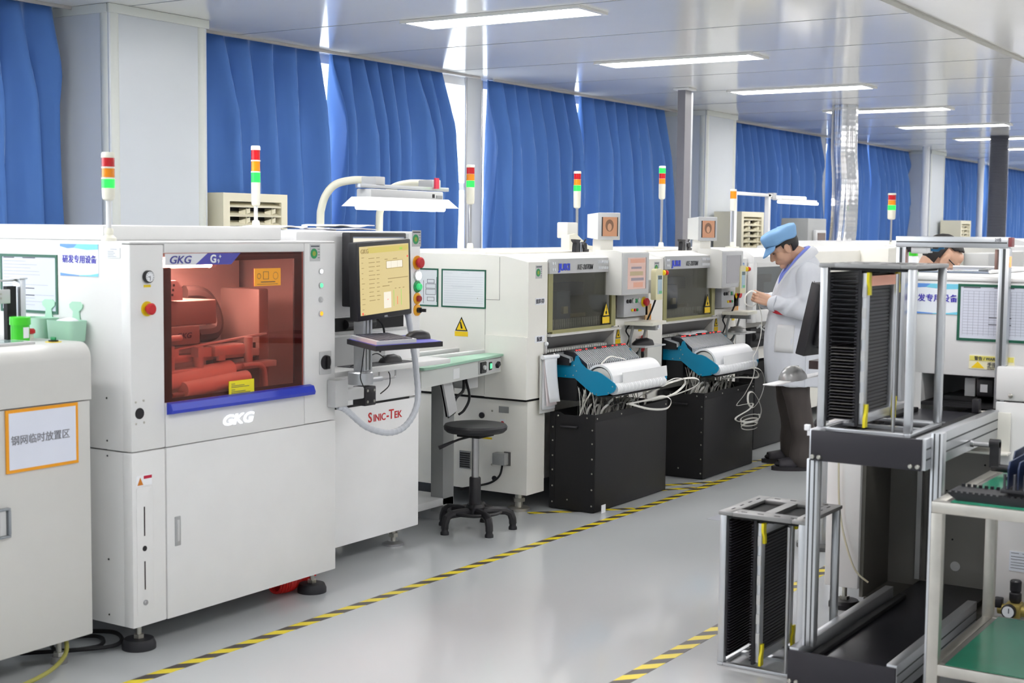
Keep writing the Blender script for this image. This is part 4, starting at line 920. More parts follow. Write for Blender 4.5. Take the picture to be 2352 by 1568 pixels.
        MB().box(X(.203),X(.250),JY-.004,JY+.014,.985,1.309).box(X(.925),X(.975),JY-.004,JY+.014,.985,1.309).box(X(.250),X(.925),JY-.004,JY+.014,.968,.995).build('window_frame', OLIVE, w)
        MB().prism([(JY-.022,.962),(JY-.022,.972),(JY+.02,.978),(JY+.02,.96)], 'x', X(.205), X(1.02)).build('window_lip', mat('lip_white',(216,216,212),.35), w)
        warn_sign(t, X(.860), JY-.002, 1.005, .085, .125)
        MB().prism([(JY+.0,.958),(JY+.06,.90),(JY+.085,.862),(JY+.10,.862),(JY+.10,.958)], 'x', X(.20), X(.975)).build('chip_guard', mat('brushed_guard',(150,150,152),.32,.7), t)
        # interior
        bx('rear_wall', mat('inner_grey2',(84,82,76),.6), t, X(.2), X(1.0), JY+.50, JY+.52, .84, 1.38)
        MB().box(X(.22),X(.98),JY+.22,JY+.30,1.16,1.24,.004).box(X(.5),X(.66),JY+.12,JY+.26,1.0,1.2,.01).box(X(.26),X(.44),JY+.15,JY+.3,1.02,1.14,.01).build('gantry_beam', mat('inner_dark_blue',(70,84,112),.5), t)
        MB().box(X(.30),X(.36),JY+.1,JY+.16,1.12,1.2,.004).box(X(.55),X(.60),JY+.105,JY+.12,1.07,1.11).box(X(.7),X(.9),JY+.16,JY+.2,1.04,1.06).build('placement_head', mat('inner_beige',(196,184,160),.5), t)
        c = MB()
        for i in range(32): c.box(X(.255)+.0205*i, X(.255)+.0205*i+.008, JY+.022, JY+.032, .998, 1.050)
        c.box(X(.25),X(.91),JY+.028,JY+.036,1.018,1.026)
        if not third: c.build('feeder_comb', mat('feeder_grey',(196,198,198),.35,.3), t, smooth=0)
        # feeder bank below the guard
        c = MB()
        for i in range(26): c.box(X(.215)+.0262*i, X(.215)+.0262*i+.017, JY+.005, JY+.06, .872, .887, .002)
        c.build('feeder_bank', mat('feeder_pale',(204,204,200),.4), t)
        bx('cavity_shade', BLACKM, t, X(.2), X(1.0), JY+.06, JY+.11, .63, .862)  # solid matte black block, painted in for the shade of the feeder cavity
        MB().box(X(.22),X(1.0),JY+.005,JY+.05,.615,.655,.004).build('cross_beam', CREAM, t)
        # display pod, control panel
        py = JY-.10
        pod = MB().prism([(py,1.172),(py,1.424),(py+.03,1.432),(JY+.08,1.436),(JY+.08,1.172)], 'x', X(.865), X(1.205)).build('display_pod', mat('pod_white',(222,221,216),.4), t)
        bx('pod_bezel', LGREY, pod, X(.868), X(1.202), py-.006, py+.002, 1.176, 1.420, .004)
        if pod_screen == 'orange':
            sc = bx('touch_screen', mat('peach_screen',(70,60,56),.2,emit=.55,ecol=(226,190,178)), pod, X(.93), X(1.155), py-.008, py-.005, 1.205, 1.392)
            for x0_, x1_, z0_, z1_, mm in ((.96,1.14,1.36,1.385,'p1'),(.97,1.10,1.325,1.338,'p2'),(.955,1.12,1.285,1.31,'p3'),(.97,1.13,1.255,1.272,'p2'),(1.0,1.12,1.215,1.245,'p1')):
                col = {'p1':(240,176,150),'p2':(160,150,160),'p3':(200,180,140)}[mm]
                bx('ui_block', mat('ui_'+mm, (50,46,44), .4, emit=.5, ecol=col), sc, X(x0_), X(x1_), py-.0088, py-.0078, z0_, z1_, smooth=0)
        else:
            sc = bx('touch_screen', mat('grey_screen2',(80,80,80),.15,emit=.35,ecol=(190,188,194)), pod, X(.93), X(1.155), py-.008, py-.005, 1.205, 1.392)
        bx('screen_edge', BLACK, sc, X(1.155), X(1.162), py-.0075, py-.005, 1.205, 1.392)
        cp = bx('control_panel', mat('panel_silver',(184,186,190),.4,.2), t, X(1.05), X(1.36), JY-.02, JY+.03, 1.03, 1.165, .003)
        for i, (x, z, m, r) in enumerate(((1.09,1.125,BLACK,.012),(1.125,1.125,BLACK,.012),(1.165,1.127,LGREY,.016),(1.20,1.125,GREENP,.013),(1.235,1.127,LGREY,.016),(1.15,1.07,YEL,.009),(1.185,1.07,RED,.009),(1.215,1.07,GREENP,.009))):
            MB().lathe([(r,0),(r,.008),(r*.7,.010)], (X(x),JY-.02,z), (0,-1,0), 14).build('push_button', m, cp)
        estop(cp, (X(1.305), JY-.02, 1.115), .032)
        # keyboard shelf
        MB().prism([(X(1.04),JY-.03),(X(1.30),JY-.03),(X(1.34),JY-.16),(X(1.08),JY-.20)], 'z', .985, 1.005).build('fold_shelf', mat('shelf_ivory',(222,220,206),.4), t)
        MB().box(X(1.14),X(1.17),JY-.19,JY+.02,.955,.985,.004).tube([(X(1.12),JY-.05,.985),(X(1.10),JY-.04,.90),(X(1.14),JY-.02,.82)], .009, 8).tube([(X(1.24),JY-.08,.985),(X(1.23),JY-.05,.86),(X(1.22),JY-.02,.76)], .008, 8).build('shelf_bracket', MGREY, t)
        bx('mouse_ledge', LGREY, t, X(1.12), X(1.40), JY-.13, JY+.0, .846, .855, .003)
        warn_sign(t, X(1.05), JY+.018, .865, .06, .115)
        bx('caution_label', YELL, t, X(1.315), X(1.355), JY+.016, JY+.021, .93, .965)
        MB().tube(spline([(X(1.16),JY-.02,1.0),(X(1.10),JY-.01,.95),(X(1.16),JY+.0,.90),(X(1.13),JY+.0,.84),(X(1.2),JY-.02,.80),(X(1.25),JY-.03,.83)]), .005, 6).build('loose_wires', BLACKM, t)
    return t
m1 = mounter(6.43, 'first placement machine, with green framed documents on its side, beside the stool')
m2 = mounter(7.835, 'second placement machine, between the first one and the person', pod_screen='grey', first=False)
# hand pendants
def pendant(x, label):
    o = thing('hand_pendant', label, 'hand controller', (x, JY-.10, 1.13), 'ivory hand pendants with red buttons')
    MB().prism([(-.045,.01),(-.040,.0),(.040,.0),(.045,.01),(.045,.175),(.035,.19),(-.035,.19),(-.045,.175)], 'y', -.015, .02).build('case', mat('ivory_yellow',(226,220,182),.4), o, local=True)
    bx_ = MB().box(-.022,.036,-.0165,-.0145,.035,.15,.001).build('key_field', mat('pale_blue_keys',(176,200,214),.4), o, local=True)
    MB().box(-.018,.03,-.0175,-.0160,.125,.148).build('mini_display', mat('lcd_grey',(90,104,104),.3), bx_, local=True)
    MB().box(-.005,.033,-.0175,-.0160,.038,.055).build('green_keys', mat('green_keys',(110,190,140),.4), bx_, local=True)
    MB().lathe([(.016,0),(.016,.01)],(.055,-.012,.165),(.9,-.4,0)).build('yellow_collar', YEL, o, local=True); MB().lathe([(.008,.01),(.008,.02),(.016,.022),(.014,.034)],(.055,-.012,.165),(.9,-.4,0)).build('mushroom_head', RED, o, local=True)
    MB().box(-.02,.02,.015,.13,.04,.12,.003).build('hook', LGREY, o, local=True)
    MB().tube(spline([(-.02,.0,.0),(-.025,.02,-.06),(-.03,.05,-.13)]), .006, 8).build('cable', BLACKM, o, local=True)
    return o
pendant(7.755, 'ivory hand pendant hung between the two placement machines'); pendant(9.02, 'ivory hand pendant right of the grey screen, near the hands of the person')
for x, l in ((7.79, 'brown and orange cardboard flag below the left pendant'), (9.12, 'brown and orange cardboard flag below the right pendant')):
    o = MB().box(x-.03, x+.03, JY-.02, JY-.012, .99, 1.12).build('cardboard_tag', mat('cardboard_brown',(196,160,116),.7), None); tag(o, l, 'card', 'cardboard flags under the pendants')
    bx('orange_strip', mat('orange_strip',(226,150,50),.5), o, x+.032, x+.047, JY-.02, JY-.012, 1.0, 1.10)
# things on the first machine's side
XS = 6.43
for y0, y1, lab, sd in ((4.325,4.625,'green framed blank form on the first placement machine side',11),(4.648,4.86,'green framed drawing sheet partly hidden by the inspection machine',12)):
    o = sheet_left('document_frame', lab, 'document frame', XS, y0, y1, 1.114, 1.328, mat('form_white',(232,236,240),.6), GREENF, 'green framed documents', .008)
    if sd == 11:
        lines_on_left(o, XS-.002, y1, y0, [(1.305,.08,.25),(1.305,.45,.62),(1.235,.22,.72),(1.228,.25,.7)]+[(1.285-.013*i,.06,.94) for i in range(12)], mat('ink_very_pale',(190,196,204),.8), .001)
    else:
        c = MB()
        for y, z, w, h in ((4.70,1.245,.05,.02),(4.70,1.215,.07,.025),(4.70,1.18,.07,.03),(4.70,1.145,.05,.02)): c.box(XS-.0028,XS-.002,y-w/2,y+w/2,z,z+.002).box(XS-.0028,XS-.002,y-w/2,y+w/2,z+h,z+h+.002).box(XS-.0028,XS-.002,y-w/2,y-w/2+.002,z,z+h).box(XS-.0028,XS-.002,y+w/2-.002,y+w/2,z,z+h)
        c.box(XS-.0028,XS-.002,4.658,4.66,1.14,1.28).box(XS-.0028,XS-.002,4.75,4.752,1.13,1.26); c.build('drawing', INK, o, smooth=0)
o = MB().prism([(4.445,.985),(4.530,.985),(4.4875,1.064)], 'x', XS-.0014, XS-.0004).build('warning_sign', BLACKM, None); tag(o, 'yellow triangular warning sign under the framed form on the machine side', 'sign', 'yellow warning signs')
MB().prism([(4.455,.990),(4.520,.990),(4.4875,1.052)], 'x', XS-.0022, XS-.0014).build('yellow_field', WARN, o); MB().box(XS-.0022,XS-.0014,4.443,4.532,.955,.982).build('text_plate', WARN, o)
MB().prism([(4.478,.998),(4.490,.998),(4.497,1.035),(4.490,1.035)], 'x', XS-.003, XS-.0022).build('hazard_mark', BLACKM, o)
# clipboard with papers
o = thing('clipboard', 'clipboard with curling paper sheets hung on the first placement machine front', 'clipboard', (6.60, JY-.01, .55))
MB().box(6.535,6.690,JY-.018,JY-.012,.545,.87,.001).build('board', mat('grey_board',(206,206,204),.5), o)
MB().box(6.56,6.655,JY-.03,JY-.012,.850,.872,.003).box(6.575,6.64,JY-.032,JY-.028,.845,.860).build('clip', BLACK, o)
MB().cyl((6.535,JY-.030,.855),(6.70,JY-.030,.852),.012).build('rolled_edge', CARD, o)
for i, (dx_, dz_, m) in enumerate(((0,0,CARD),(-.012,.0,mat('pinkish_paper',(236,226,228),.7)),(-.022,.01,CARD))):
    c = MB(); c.grid([[(6.55+dx_*(1-v)+.135*u+.010*i-.02*i*u*(v), JY-.022-.006*i-.045*i*(v**1.5)*(.3+.7*u)*.5-.012*math.sin(3*u+i)*v, .85-(.285-.02*i)*v) for u in [q/8 for q in range(9)]] for v in [q/10 for q in range(11)]])
    c.build('sheet', m, o).modifiers.new('thick','SOLIDIFY').thickness = .001
bx('wall_hook', LGREY, o, 6.598, 6.612, JY-.012, JY-.001, .875, .935)
MB().ball((6.605,JY-.012,.925),.012,10,8).build('hook_head', CARD, o)

# ------------------------------------------------------------------ feeder trolleys
def trolley(xp, label, W_=0.615):
    t = thing('feeder_trolley', label, 'feeder trolley', (xp, 3.9, .62), 'blue sided feeder trolleys')
    PL = [(4.07,.829),(3.945,.823),(3.936,.853),(3.922,.858),(3.900,.815),(3.865,.785),(3.83,.775),(3.80,.775),(3.77,.765),(3.705,.727),(3.688,.716),(3.680,.703),(3.682,.685),(3.695,.668),(3.735,.650),(3.79,.640),(3.815,.645),(3.86,.672),(3.94,.729),(4.07,.729)]
    MB().prism(PL, 'x', xp, xp+.008).build('side_plate', TEAL, t)
    MB().prism(PL, 'x', xp+W_, xp+W_+.008).build('side_plate', TEAL, t)
    c = MB()
    for y, z in ((4.03,.80),(3.985,.815),(3.945,.80),(3.95,.745),(4.0,.74),(3.93,.77),(3.70,.698),(3.725,.662),(3.80,.65)): c.lathe([(.004,0),(.003,.002)], (xp,y,z), (-1,0,0), 8)
    c.build('side_screws', ZINC, t)
    SL = mat('feeder_slate',(30,31,36),.5,.2)
    MB().box(xp+.008,xp+W_,3.93,4.05,.60,.80).build('trolley_body', mat('very_dark',(20,20,24),.6), t)
    # two ribbed feeder decks
    dk = MB().prism([(4.06,.862),(3.965,.838),(3.965,.80),(4.06,.80)], 'x', xp-.02, xp+W_+.02).build('rear_deck', SL, t)
    c = MB()
    for i in range(30):
        x = xp-.018+.0215*i
        c.prism([(4.055,.868),(3.963,.845),(3.955,.82),(3.963,.815),(4.055,.83)], 'x', x, x+.0095)
    c.build('deck_ribs', mat('rib_grey',(186,190,196),.4,.3), dk, smooth=0)
    dk = MB().prism([(4.02,.878),(3.955,.870),(3.87,.806),(3.87,.776),(3.93,.78),(4.02,.83)], 'x', xp+.012, xp+W_+.03).build('front_deck', SL, t)
    c = MB()
    for i in range(29):
        x = xp+.014+.0215*i
        c.prism([(3.955,.876),(3.868,.812),(3.862,.782),(3.868,.774),(3.95,.84)], 'x', x, x+.0095)
    c.build('deck_ribs', mat('rib_grey',(186,190,196),.4,.3), dk, smooth=0)
    MB().prism([(4.0,.882),(3.955,.876),(3.955,.870),(4.0,.876)], 'x', xp+.012, xp+W_+.03).build('led_strip', mat('led_strip_dark',(60,60,66),.4), dk)
    for i, u in enumerate((.06,.11,.13,.24,.40,.55,.60,.74,.82,.93,.98)):
        x = xp+.02+u*W_
        MB().box(x,x+.008,3.962,3.970,.8785,.8825).build('red_indicator', LEDR, dk)
    MB().prism([(3.95,.875),(3.872,.815),(3.872,.806),(3.95,.862)], 'x', xp+.004, xp+.013).build('dark_edge', mat('navy_edge',(18,26,50),.4), dk)
    # cover roll and apron
    c = MB(); cy, cz, r = 3.795, .725, .088
    prof = [(cy+r*math.cos(a)*1.0, cz+r*math.sin(a)) for a in [math.radians(d) for d in range(-15, 200, 10)]]
    inn = [(cy+(r-.012)*math.cos(a), cz+(r-.012)*math.sin(a)) for a in [math.radians(d) for d in range(195, -20, -10)]]
    RW = mat('white_plastic_film',(242,243,246),.35,coat=.3)
    c.prism(prof+inn, 'x', xp+.02, xp+W_-.005); c.build('roll_cover', RW, t)
    MB().cyl((xp+.03,cy,cz),(xp+W_-.02,cy,cz),r-.02,seg=28).build('inner_roll', mat('roll_cream',(236,232,224),.6), t)
    c = MB()
    for i in range(40):
        x = xp+.03+.0148*i; c.cyl((x,3.712,.680),(x+.0136,3.712,.680),.032+.0006*((i*7)%3),seg=24)
    c.build('tape_roller', RW, t)
    MB().prism([(3.684,.708),(3.690,.768),(3.694,.768),(3.688,.708)], 'x', xp+.10, xp+W_+.02).build('apron_strip', mat('apron_white',(238,239,240),.4), t)
    MB().prism([(3.70,.644),(3.80,.640),(3.80,.632),(3.70,.638)], 'x', xp+.01, xp+W_).build('bottom_bar', BLACKM, t)
    return t
t1 = trolley(6.75, 'first feeder trolley with brighter blue side plate, before the first machine')
t2 = trolley(8.09, 'second feeder trolley with darker blue side plate, nearest the person', .625)
# splice cards lying on the second deck
for i, (x, y) in enumerate(((8.28,3.99),(8.47,4.0))):
    o = MB().lathe([(.085,0),(.085,.008),(.02,.008),(.02,.002)], (0,0,0), seg=36).build('tape_reel', mat('clear_reel',(214,216,220),.25), None)
    o.location = (x, y, .886+.002*i); o.scale = (1.0,.55,1); tag(o, ('left' if i == 0 else 'right')+' pale tape reel lying flat on the second feeder deck', 'reel', 'pale reels on the second feeder deck')
mouse('black mouse on the ledge under the first folding shelf', 7.66, JY-.06, .856, 2.4, s=1.15); mouse('silver grey mouse on the ledge under the second folding shelf', 9.06, JY-.06, .856, 2.4, mat('silver_mouse',(150,150,150),.3,.5), 1.15)
o = thing('pliers', 'red handled pliers hanging on the right end of the first machine', 'pliers', (7.78, JY+.0, .77))
MB().tube(spline([(7.775,JY+.005,.90),(7.760,JY+.0,.885),(7.758,JY+.0,.84),(7.772,JY+.003,.805)]), .008, 8).tube(spline([(7.775,JY+.005,.90),(7.790,JY+.002,.885),(7.792,JY+.0,.84),(7.776,JY+.003,.805)]), .008, 8).build('red_grips', RED, o)
MB().tube([(7.772,JY+.003,.805),(7.776,JY+.003,.78),(7.774,JY+.003,.745)], [.010,.011,.004], 8).build('jaws', BLACK, o)

# ------------------------------------------------------------------ black fabric bins
BF = mat('black_fabric_board', (15,14,18), 0.6, var=0.3, scale=2.5, bump=0.15, bscale=40); BF2 = mat('black_fabric_shaded', (9,8,13), 0.65, var=0.2, scale=2.5)  # ends and back: same fabric in a darker colour, standing in for shade
def bin_(x0, x1, label, yb=4.045, h=.545, yf=3.758):
    t = thing('tape_bin', label, 'bin', ((x0+x1)/2, (yf+yb)/2, 0), 'black riveted bins under the feeder trolleys')
    w = .006
    MB().box(x0,x1,yf,yf+w,0.004,h,.002).build('front_wall', BF, t); MB().box(x0,x1,yb-w,yb,0.004,h,.002).build('back_wall', BF2, t)
    e = MB().prism([(yf,.004),(yb,.004),(yb,h),(yf+.22,h),(yf+.20,h-.012),(yf+.10,h-.012),(yf+.08,h),(yf,h)], 'x', x0, x0+w).build('end_wall', BF2, t)
    MB().box(x1-w,x1,yf,yb,0.004,h,.002).build('end_wall', BF2, t); bx('bottom', BF2, t, x0+w, x1-w, yf+w, yb-w, .004, .01)
    bx('hem', BF2, t, x0-.002, x1+.002, yf-.002, yf, h-.04, h)
    MB().box(x0-.002,x0,yf,yf+.035,.006,h).box(x0-.002,x0,yb-.035,yb,.006,h).build('corner_strip', BLACKM, e)
    MB().tube(spline([(x0-.004,yf+.21,h-.075),(x0-.016,yf+.20,h-.075),(x0-.017,yf+.12,h-.075),(x0-.004,yf+.11,h-.075)],4), .007, 8).build('handle', BLACK, e)
    for z in (.04,.13,.22,.30,.385,.46): 
        for y in (yf+.015, yb-.02): MB().lathe([(.0055,0),(.004,.003)], (x0-.002,y,z), (-1,0,0), 8).build('rivet', ZINC, e)
    for y, z in ((yf+.05,h-.02),(yf+.235,h-.02),(yf+.17,.06)): MB().lathe([(.0055,0),(.004,.003)], (x0-.001,y,z), (-1,0,0), 8).build('rivet', ZINC, e)
    n = max(3, int((x1-x0)/.26))
    for i in range(n+1): MB().lathe([(.005,0),(.0035,.003)], (x0+.02+(x1-x0-.04)*i/n,yf-.002,h-.022), (0,-1,0), 8).build('rivet', ZINC, t)
    return t
bin_(6.665, 7.535, 'nearest black riveted bin, with a white card at its lower corner'); bin_(7.985, 8.76, 'middle black riveted bin, under the dangling coils of white tape', yf=3.725); bin_(9.30, 10.0, 'farthest black riveted bin, behind the legs of the person', yf=3.95, yb=4.25)
o = bx('white_card', CARD, None, 6.700, 6.745, 3.728, 3.7305, 0.0, .045); tag(o, 'small white card leaning at the foot of the nearest black bin', 'card')
# carrier tape strips
TW = mat('carrier_tape_white', (232,230,224), .45); TW2 = mat('cover_film', (206,206,204), .25)
def strips(x0, x1, name, label, n, seed):
    rnd = random.Random(seed); c = MB()
    for i in range(n):
        xs = rnd.uniform(x0, x1); ys = rnd.uniform(3.82, 3.93); xe = xs+rnd.uniform(-.10,.16); ye = rnd.uniform(3.80, 3.98); ze = rnd.uniform(.40,.50)
        zs = .655+.3*(ys-3.82)
        c.tube(spline([(xs,ys,zs),(xs+(xe-xs)*.3+rnd.uniform(-.03,.03),ys+(ye-ys)*.4,zs-(zs-ze)*.4+.01),(xe,ye,ze)],6), rnd.choice((.002,.006,.0075,.008)), 4, .25)
    for i in range(n//3):
        xs = rnd.uniform(x0, x1); xe = xs+rnd.uniform(-.06,.12); yy = rnd.uniform(3.80,3.87); zz = rnd.uniform(.56,.60)
        c.tube(spline([(xs,yy+.03,.47),(xs+.01,yy,zz-.02),((xs+xe)/2,yy-.02,zz),(xe,yy,zz-.03),(xe+.02,yy+.03,.47)],6), rnd.choice((.004,.006,.007)), 4, .25)
    o = c.build(name, TW, None); tag(o, label, 'tape strips', kind='stuff'); return o
strips(6.72, 7.32, 'tape_strips', 'tangle of white carrier tape strips hanging into the nearest black bin', 60, 3)
strips(8.08, 8.64, 'tape_strips', 'tangle of white carrier tape strips hanging into the middle black bin', 52, 4)
def ctape(pts, label, r=.0065, n=8):
    o = MB().tube(spline(pts, n), r, 6, .3).build('carrier_tape', TW, None); return tag(o, label, 'tape', 'loose loops of white carrier tape')
ctape([(7.10,3.80,.56),(7.22,3.74,.575),(7.36,3.70,.59),(7.43,3.68,.56),(7.36,3.67,.52),(7.20,3.70,.53),(7.06,3.76,.57)], 'small white tape loop hanging over the nearest bin edge')
ctape([(7.30,3.78,.60),(7.48,3.72,.655),(7.66,3.68,.672),(7.76,3.66,.655),(7.72,3.66,.62),(7.58,3.69,.59),(7.42,3.73,.57),(7.28,3.78,.56)], 'large white tape loop reaching from the nearest bin toward the middle bin')
ctape([(7.36,3.77,.56),(7.52,3.72,.58),(7.62,3.69,.63),(7.60,3.68,.67),(7.50,3.70,.68),(7.40,3.74,.64)], 'narrow white tape loop crossing the large loop at the nearest bin')
ctape([(6.86,3.86,.775),(6.95,3.84,.838),(7.05,3.83,.83),(7.12,3.82,.815)], 'short white tape end arching over the first feeder roll', .004)
# clamps and small oval screens on the machine tops
def oval_screen(x, y, z, label):
    t = thing('vision_monitor', label, 'monitor', (x, y, z), 'small tilted vision monitors on the placement machines'); rot_z(t, -.55)
    MB().prism([(-.07,-.078),(-.07,.075),(-.055,.08),(.06,.072),(.06,-.068)], 'x', -.075, .075).build('case', mat('case_white',(224,224,220),.4), t, local=True)
    b = MB().box(-.076,.076,-.076,-.068,-.08,.082,.004).build('bezel', LGREY, t, local=True)
    s = MB().box(-.046,.052,-.079,-.075,-.058,.056).build('screen', mat('peach_screen2',(60,48,40),.25,emit=.5,ecol=(232,168,128)), t, local=True)
    MB().box(-.052,-.046,-.079,-.075,-.058,.056).box(.052,.058,-.079,-.075,-.058,.056).build('screen_edge', BLACK, s, local=True)
    c = MB(); N = 24
    c.prism([(.028*math.cos(a), .006+.036*math.sin(a)) if True else 0 for a in [2*math.pi*i/N for i in range(N)]], 'y', -.0798, -.0785)
    s2 = c.build('oval_mark', mat('oval_brown',(50,38,30),.4,emit=.35,ecol=(170,126,98)), s, local=True)
    c = MB(); c.prism([(.014*math.cos(a), -.004+.022*math.sin(a)) for a in [2*math.pi*i/N for i in range(N)]], 'y', -.0806, -.0795); c.build('oval_mark', mat('oval_peach',(60,48,40),.4,emit=.5,ecol=(232,176,138)), s, local=True)
    MB().box(-.045,.045,-.05,.05,-.16,-.075,.006).build('stem', CREAM, t, local=True)
    return t
oval_screen(7.44, 4.16, 1.575, 'left small tilted monitor with an orange oval, above the first machine'); oval_screen(8.82, 4.16, 1.568, 'right small tilted monitor with an orange oval, above the second machine')
def clamp(x, y, label):
    t = thing('feeder_clamp', label, 'clamp', (x, y, 1.418), 'black feeder clamps on the machine tops')
    MB().prism([(-.02,.0),(.02,.0),(.016,.03),(.02,.055),(.035,.075),(-.035,.078),(-.03,.065),(-.012,.055),(-.018,.03)], 'y', -.015, .015).build('lever', BLACK, t, local=True)
    MB().box(.035,.05,-.012,.012,0,.055).box(.06,.07,-.01,.01,0,.05).build('spring_post', STEEL, t, local=True)
    MB().lathe([(.02,-.02),(.024,0),(.02,.02)],(.085,0,.038),(0,1,0)).box(.075,.14,-.015,.015,.0,.018,.004).box(.08,.12,-.012,.012,.018,.028).tube([(.09,0,.05),(.12,0,.075)],.006,6).build('latch_body', BLACK, t, local=True)
    return t
clamp(7.46, 4.36, 'black clamp on the first machine top, left of the small monitor'); clamp(8.86, 4.33, 'black clamp on the second machine top, left of the small monitor')
o = thing('support_arm', 'white robot-like support arm behind the left small monitor', 'support arm', (7.75, 4.55, 1.425))
MB().prism([(7.62,1.425),(7.62,1.52),(7.70,1.53),(7.86,1.455),(8.02,1.445),(8.02,1.425)], 'y', 4.5, 4.56).build('arm_body', IVORY, o); MB().box(7.63,7.76,4.52,4.60,1.50,1.60,.008).build('arm_head', mat('case_white',(224,224,220),.4), o)
tower('signal_tower', 'signal tower on the first placement machine, before the bright window gap', 6.67, 4.60, 1.426, [G_, A_, R_], pole=.245, body=.088, r=.024, lh=.037, gap=0.001, base='plate', polem=STEEL)
tower('signal_tower', 'signal tower on the second placement machine, below the thin bright curtain gap', 7.88, 4.60, 1.426, [G_, A_, R_], pole=.245, body=.10, r=.024, lh=.037, gap=0.001, base='plate', polem=STEEL)
tower('signal_tower', 'signal tower with green lamp on top, left of the grey steel post', 9.08, 4.60, 1.426, [A_, R_, G_], pole=.33, body=.10, r=.024, lh=.037, gap=0.001, base='plate', polem=STEEL)
tower('signal_tower', 'short amber-only signal tower on the third machine, left of the lamp frame', 10.32, 4.60, 1.426, [A_], pole=.27, body=.085, r=.026, lh=.06, gap=0.001, base='plate', polem=STEEL)
# ------------------------------------------------------------------ third machine and what follows it
x0 = 9.23; t = thing('placement_machine', 'third white machine with a large dark window, behind the hands of the person', 'placement machine', (9.95, 4.8, 0), 'white placement machines in the left row')
X = lambda d: x0+d
YB = 5.5
MB().prism([(JY+.02,.63),(JY+.02,1.36),(JY+.05,1.40),(JY+.12,1.414),(YB,1.414),(YB,.63)], 'x', X(0), X(.165)).build('left_column', WHITE, t)
MB().prism([(JY-.03,1.33),(JY-.03,1.375),(JY+.02,1.41),(JY+.12,1.424),(YB,1.424),(YB,1.33)], 'x', X(.17), X(1.38)).build('top_cover', mat('hood_white',(240,240,240),.35), t)
MB().box(X(.17),X(.235),JY-.03,JY+.02,.90,1.33,.004).box(X(1.30),X(1.38),JY-.03,JY+.02,.90,1.33,.004).box(X(.235),X(1.30),JY-.03,JY+.02,.90,.99,.004).box(X(.235),X(1.30),JY-.03,JY+.02,1.30,1.33).build('door_frame', WHITE, t)
bx('window_pane', pane_mat('smoked_blue_pane', (.42,.46,.50), .03, .14), t, X(.235), X(1.30), JY-.012, JY-.006, .99, 1.30)
MB().box(X(0),X(1.38),JY+.5,YB,.12,1.33).box(X(.165),X(1.38),JY+.04,JY+.5,.62,.90).build('body', CREAM, t)
MB().box(X(.02),X(1.36),JY+.02,JY+.5,.10,.60).build('base_cabinet', BLACKM, t)
MB().box(X(.3),X(.8),JY+.15,JY+.3,1.0,1.2,.01).box(X(.2),X(1.3),JY+.3,JY+.36,1.16,1.22).build('gantry', mat('inner_brown',(150,120,80),.5), t)
text('JUKI', .045, (X(.02), JY+.018, 1.30), XF, UP, mat('juki_blue2',(60,130,200),.4), t, bold=.03, sx=1.1)
MB().box(X(.17),X(1.3),JY-.02,JY+.06,.72,.86,.01).cyl((X(.2),JY-.02,.80),(X(1.2),JY-.02,.80),.03).build('feeder_front', mat('very_dark',(20,20,24),.6), t)
for i in range(7): MB().tube(spline([(X(.25+.12*i),JY-.03,.86),(X(.27+.12*i),JY-.05,.88),(X(.30+.12*i),JY-.03,.87),(X(.32+.12*i),JY-.06,.84)]), .007, 6).build('feeder_clip', LGREY, t)
t = thing('reflow_oven', 'long cream oven with a flat top in the left row behind the person', 'oven', (13.5, 4.6, 0))
MB().box(10.75,12.2,4.20,5.2,.10,1.405,.02).build('loader_body', CREAM, t)
MB().box(12.2,16.0,3.95,5.2,.10,1.43,.02).build('oven_body', mat('oven_cream',(234,232,224),.4), t)
MB().prism([(3.95,1.43),(5.2,1.43),(5.0,1.475),(4.15,1.475)], 'x', 12.4, 15.8).build('hood', WHITE, t)
bx('side_cover', GWHITE, t, 16.0, 17.4, 4.0, 5.1, .10, 1.36, .02)
bx('grey_box', LGREY, t, 14.6, 15.3, 3.7, 3.95, 1.1, 1.36, .01)
t = thing('drying_oven', 'white machine far behind the oven in the left row', 'oven', (19, 4.4, 0))
MB().box(17.6,21,3.9,5.2,.1,1.42,.03).build('body', WHITE, t); MB().prism([(3.9,1.42),(5.2,1.42),(5.0,1.5),(4.2,1.5)], 'x', 17.8, 20.8).build('hood', WHITE, t)
tower('signal_tower', 'signal tower farthest right, between the silver duct and the foreground rack', 12.55, 4.05, 1.43, [G_, A_, R_], pole=.225, body=.075, r=.036, lh=.044, gap=0.002, base='plate', polem=STEEL)
t = thing('work_lamp', 'white straight frame lamp with two lit tubes behind the third machine', 'lamp', (12.2, 5.26, 0))
MB().box(11.79,11.84,5.24,5.28,0,1.91).box(12.57,12.62,5.24,5.28,0,1.91).box(11.84,12.70,5.24,5.275,1.885,1.915,.004).build('frame', mat('lamp_frame_white',(236,236,236),.4), t)
MB().box(12.66,12.74,5.23,5.29,1.865,1.925,.004).build('joint', LGREY, t)
MB().cyl((12.74,5.25,1.885),(13.52,5.25,1.892),.017).build('lit_tube', TUBEW, t); MB().box(12.62,13.62,5.14,5.18,1.825,1.853,.01).build('lit_tube', TUBEW, t)
MB().box(12.66,13.6,5.15,5.24,1.856,1.873,.004).build('reflector', LGREY, t)
t = thing('grey_cabinet', 'grey upright unit with a small white framed screen behind the blue cap', 'cabinet', (14.3, 5.6, 0))
MB().box(14.02,14.55,5.4,5.7,.0,1.70,.01).build('body', MGREY, t); bx('screen_frame', LGREY, t, 14.15, 14.45, 5.36, 5.4, 1.36, 1.58, .01); bx('screen', mat('brown_grey_screen',(120,104,98),.2), t, 14.19, 14.41, 5.354, 5.362, 1.39, 1.55)
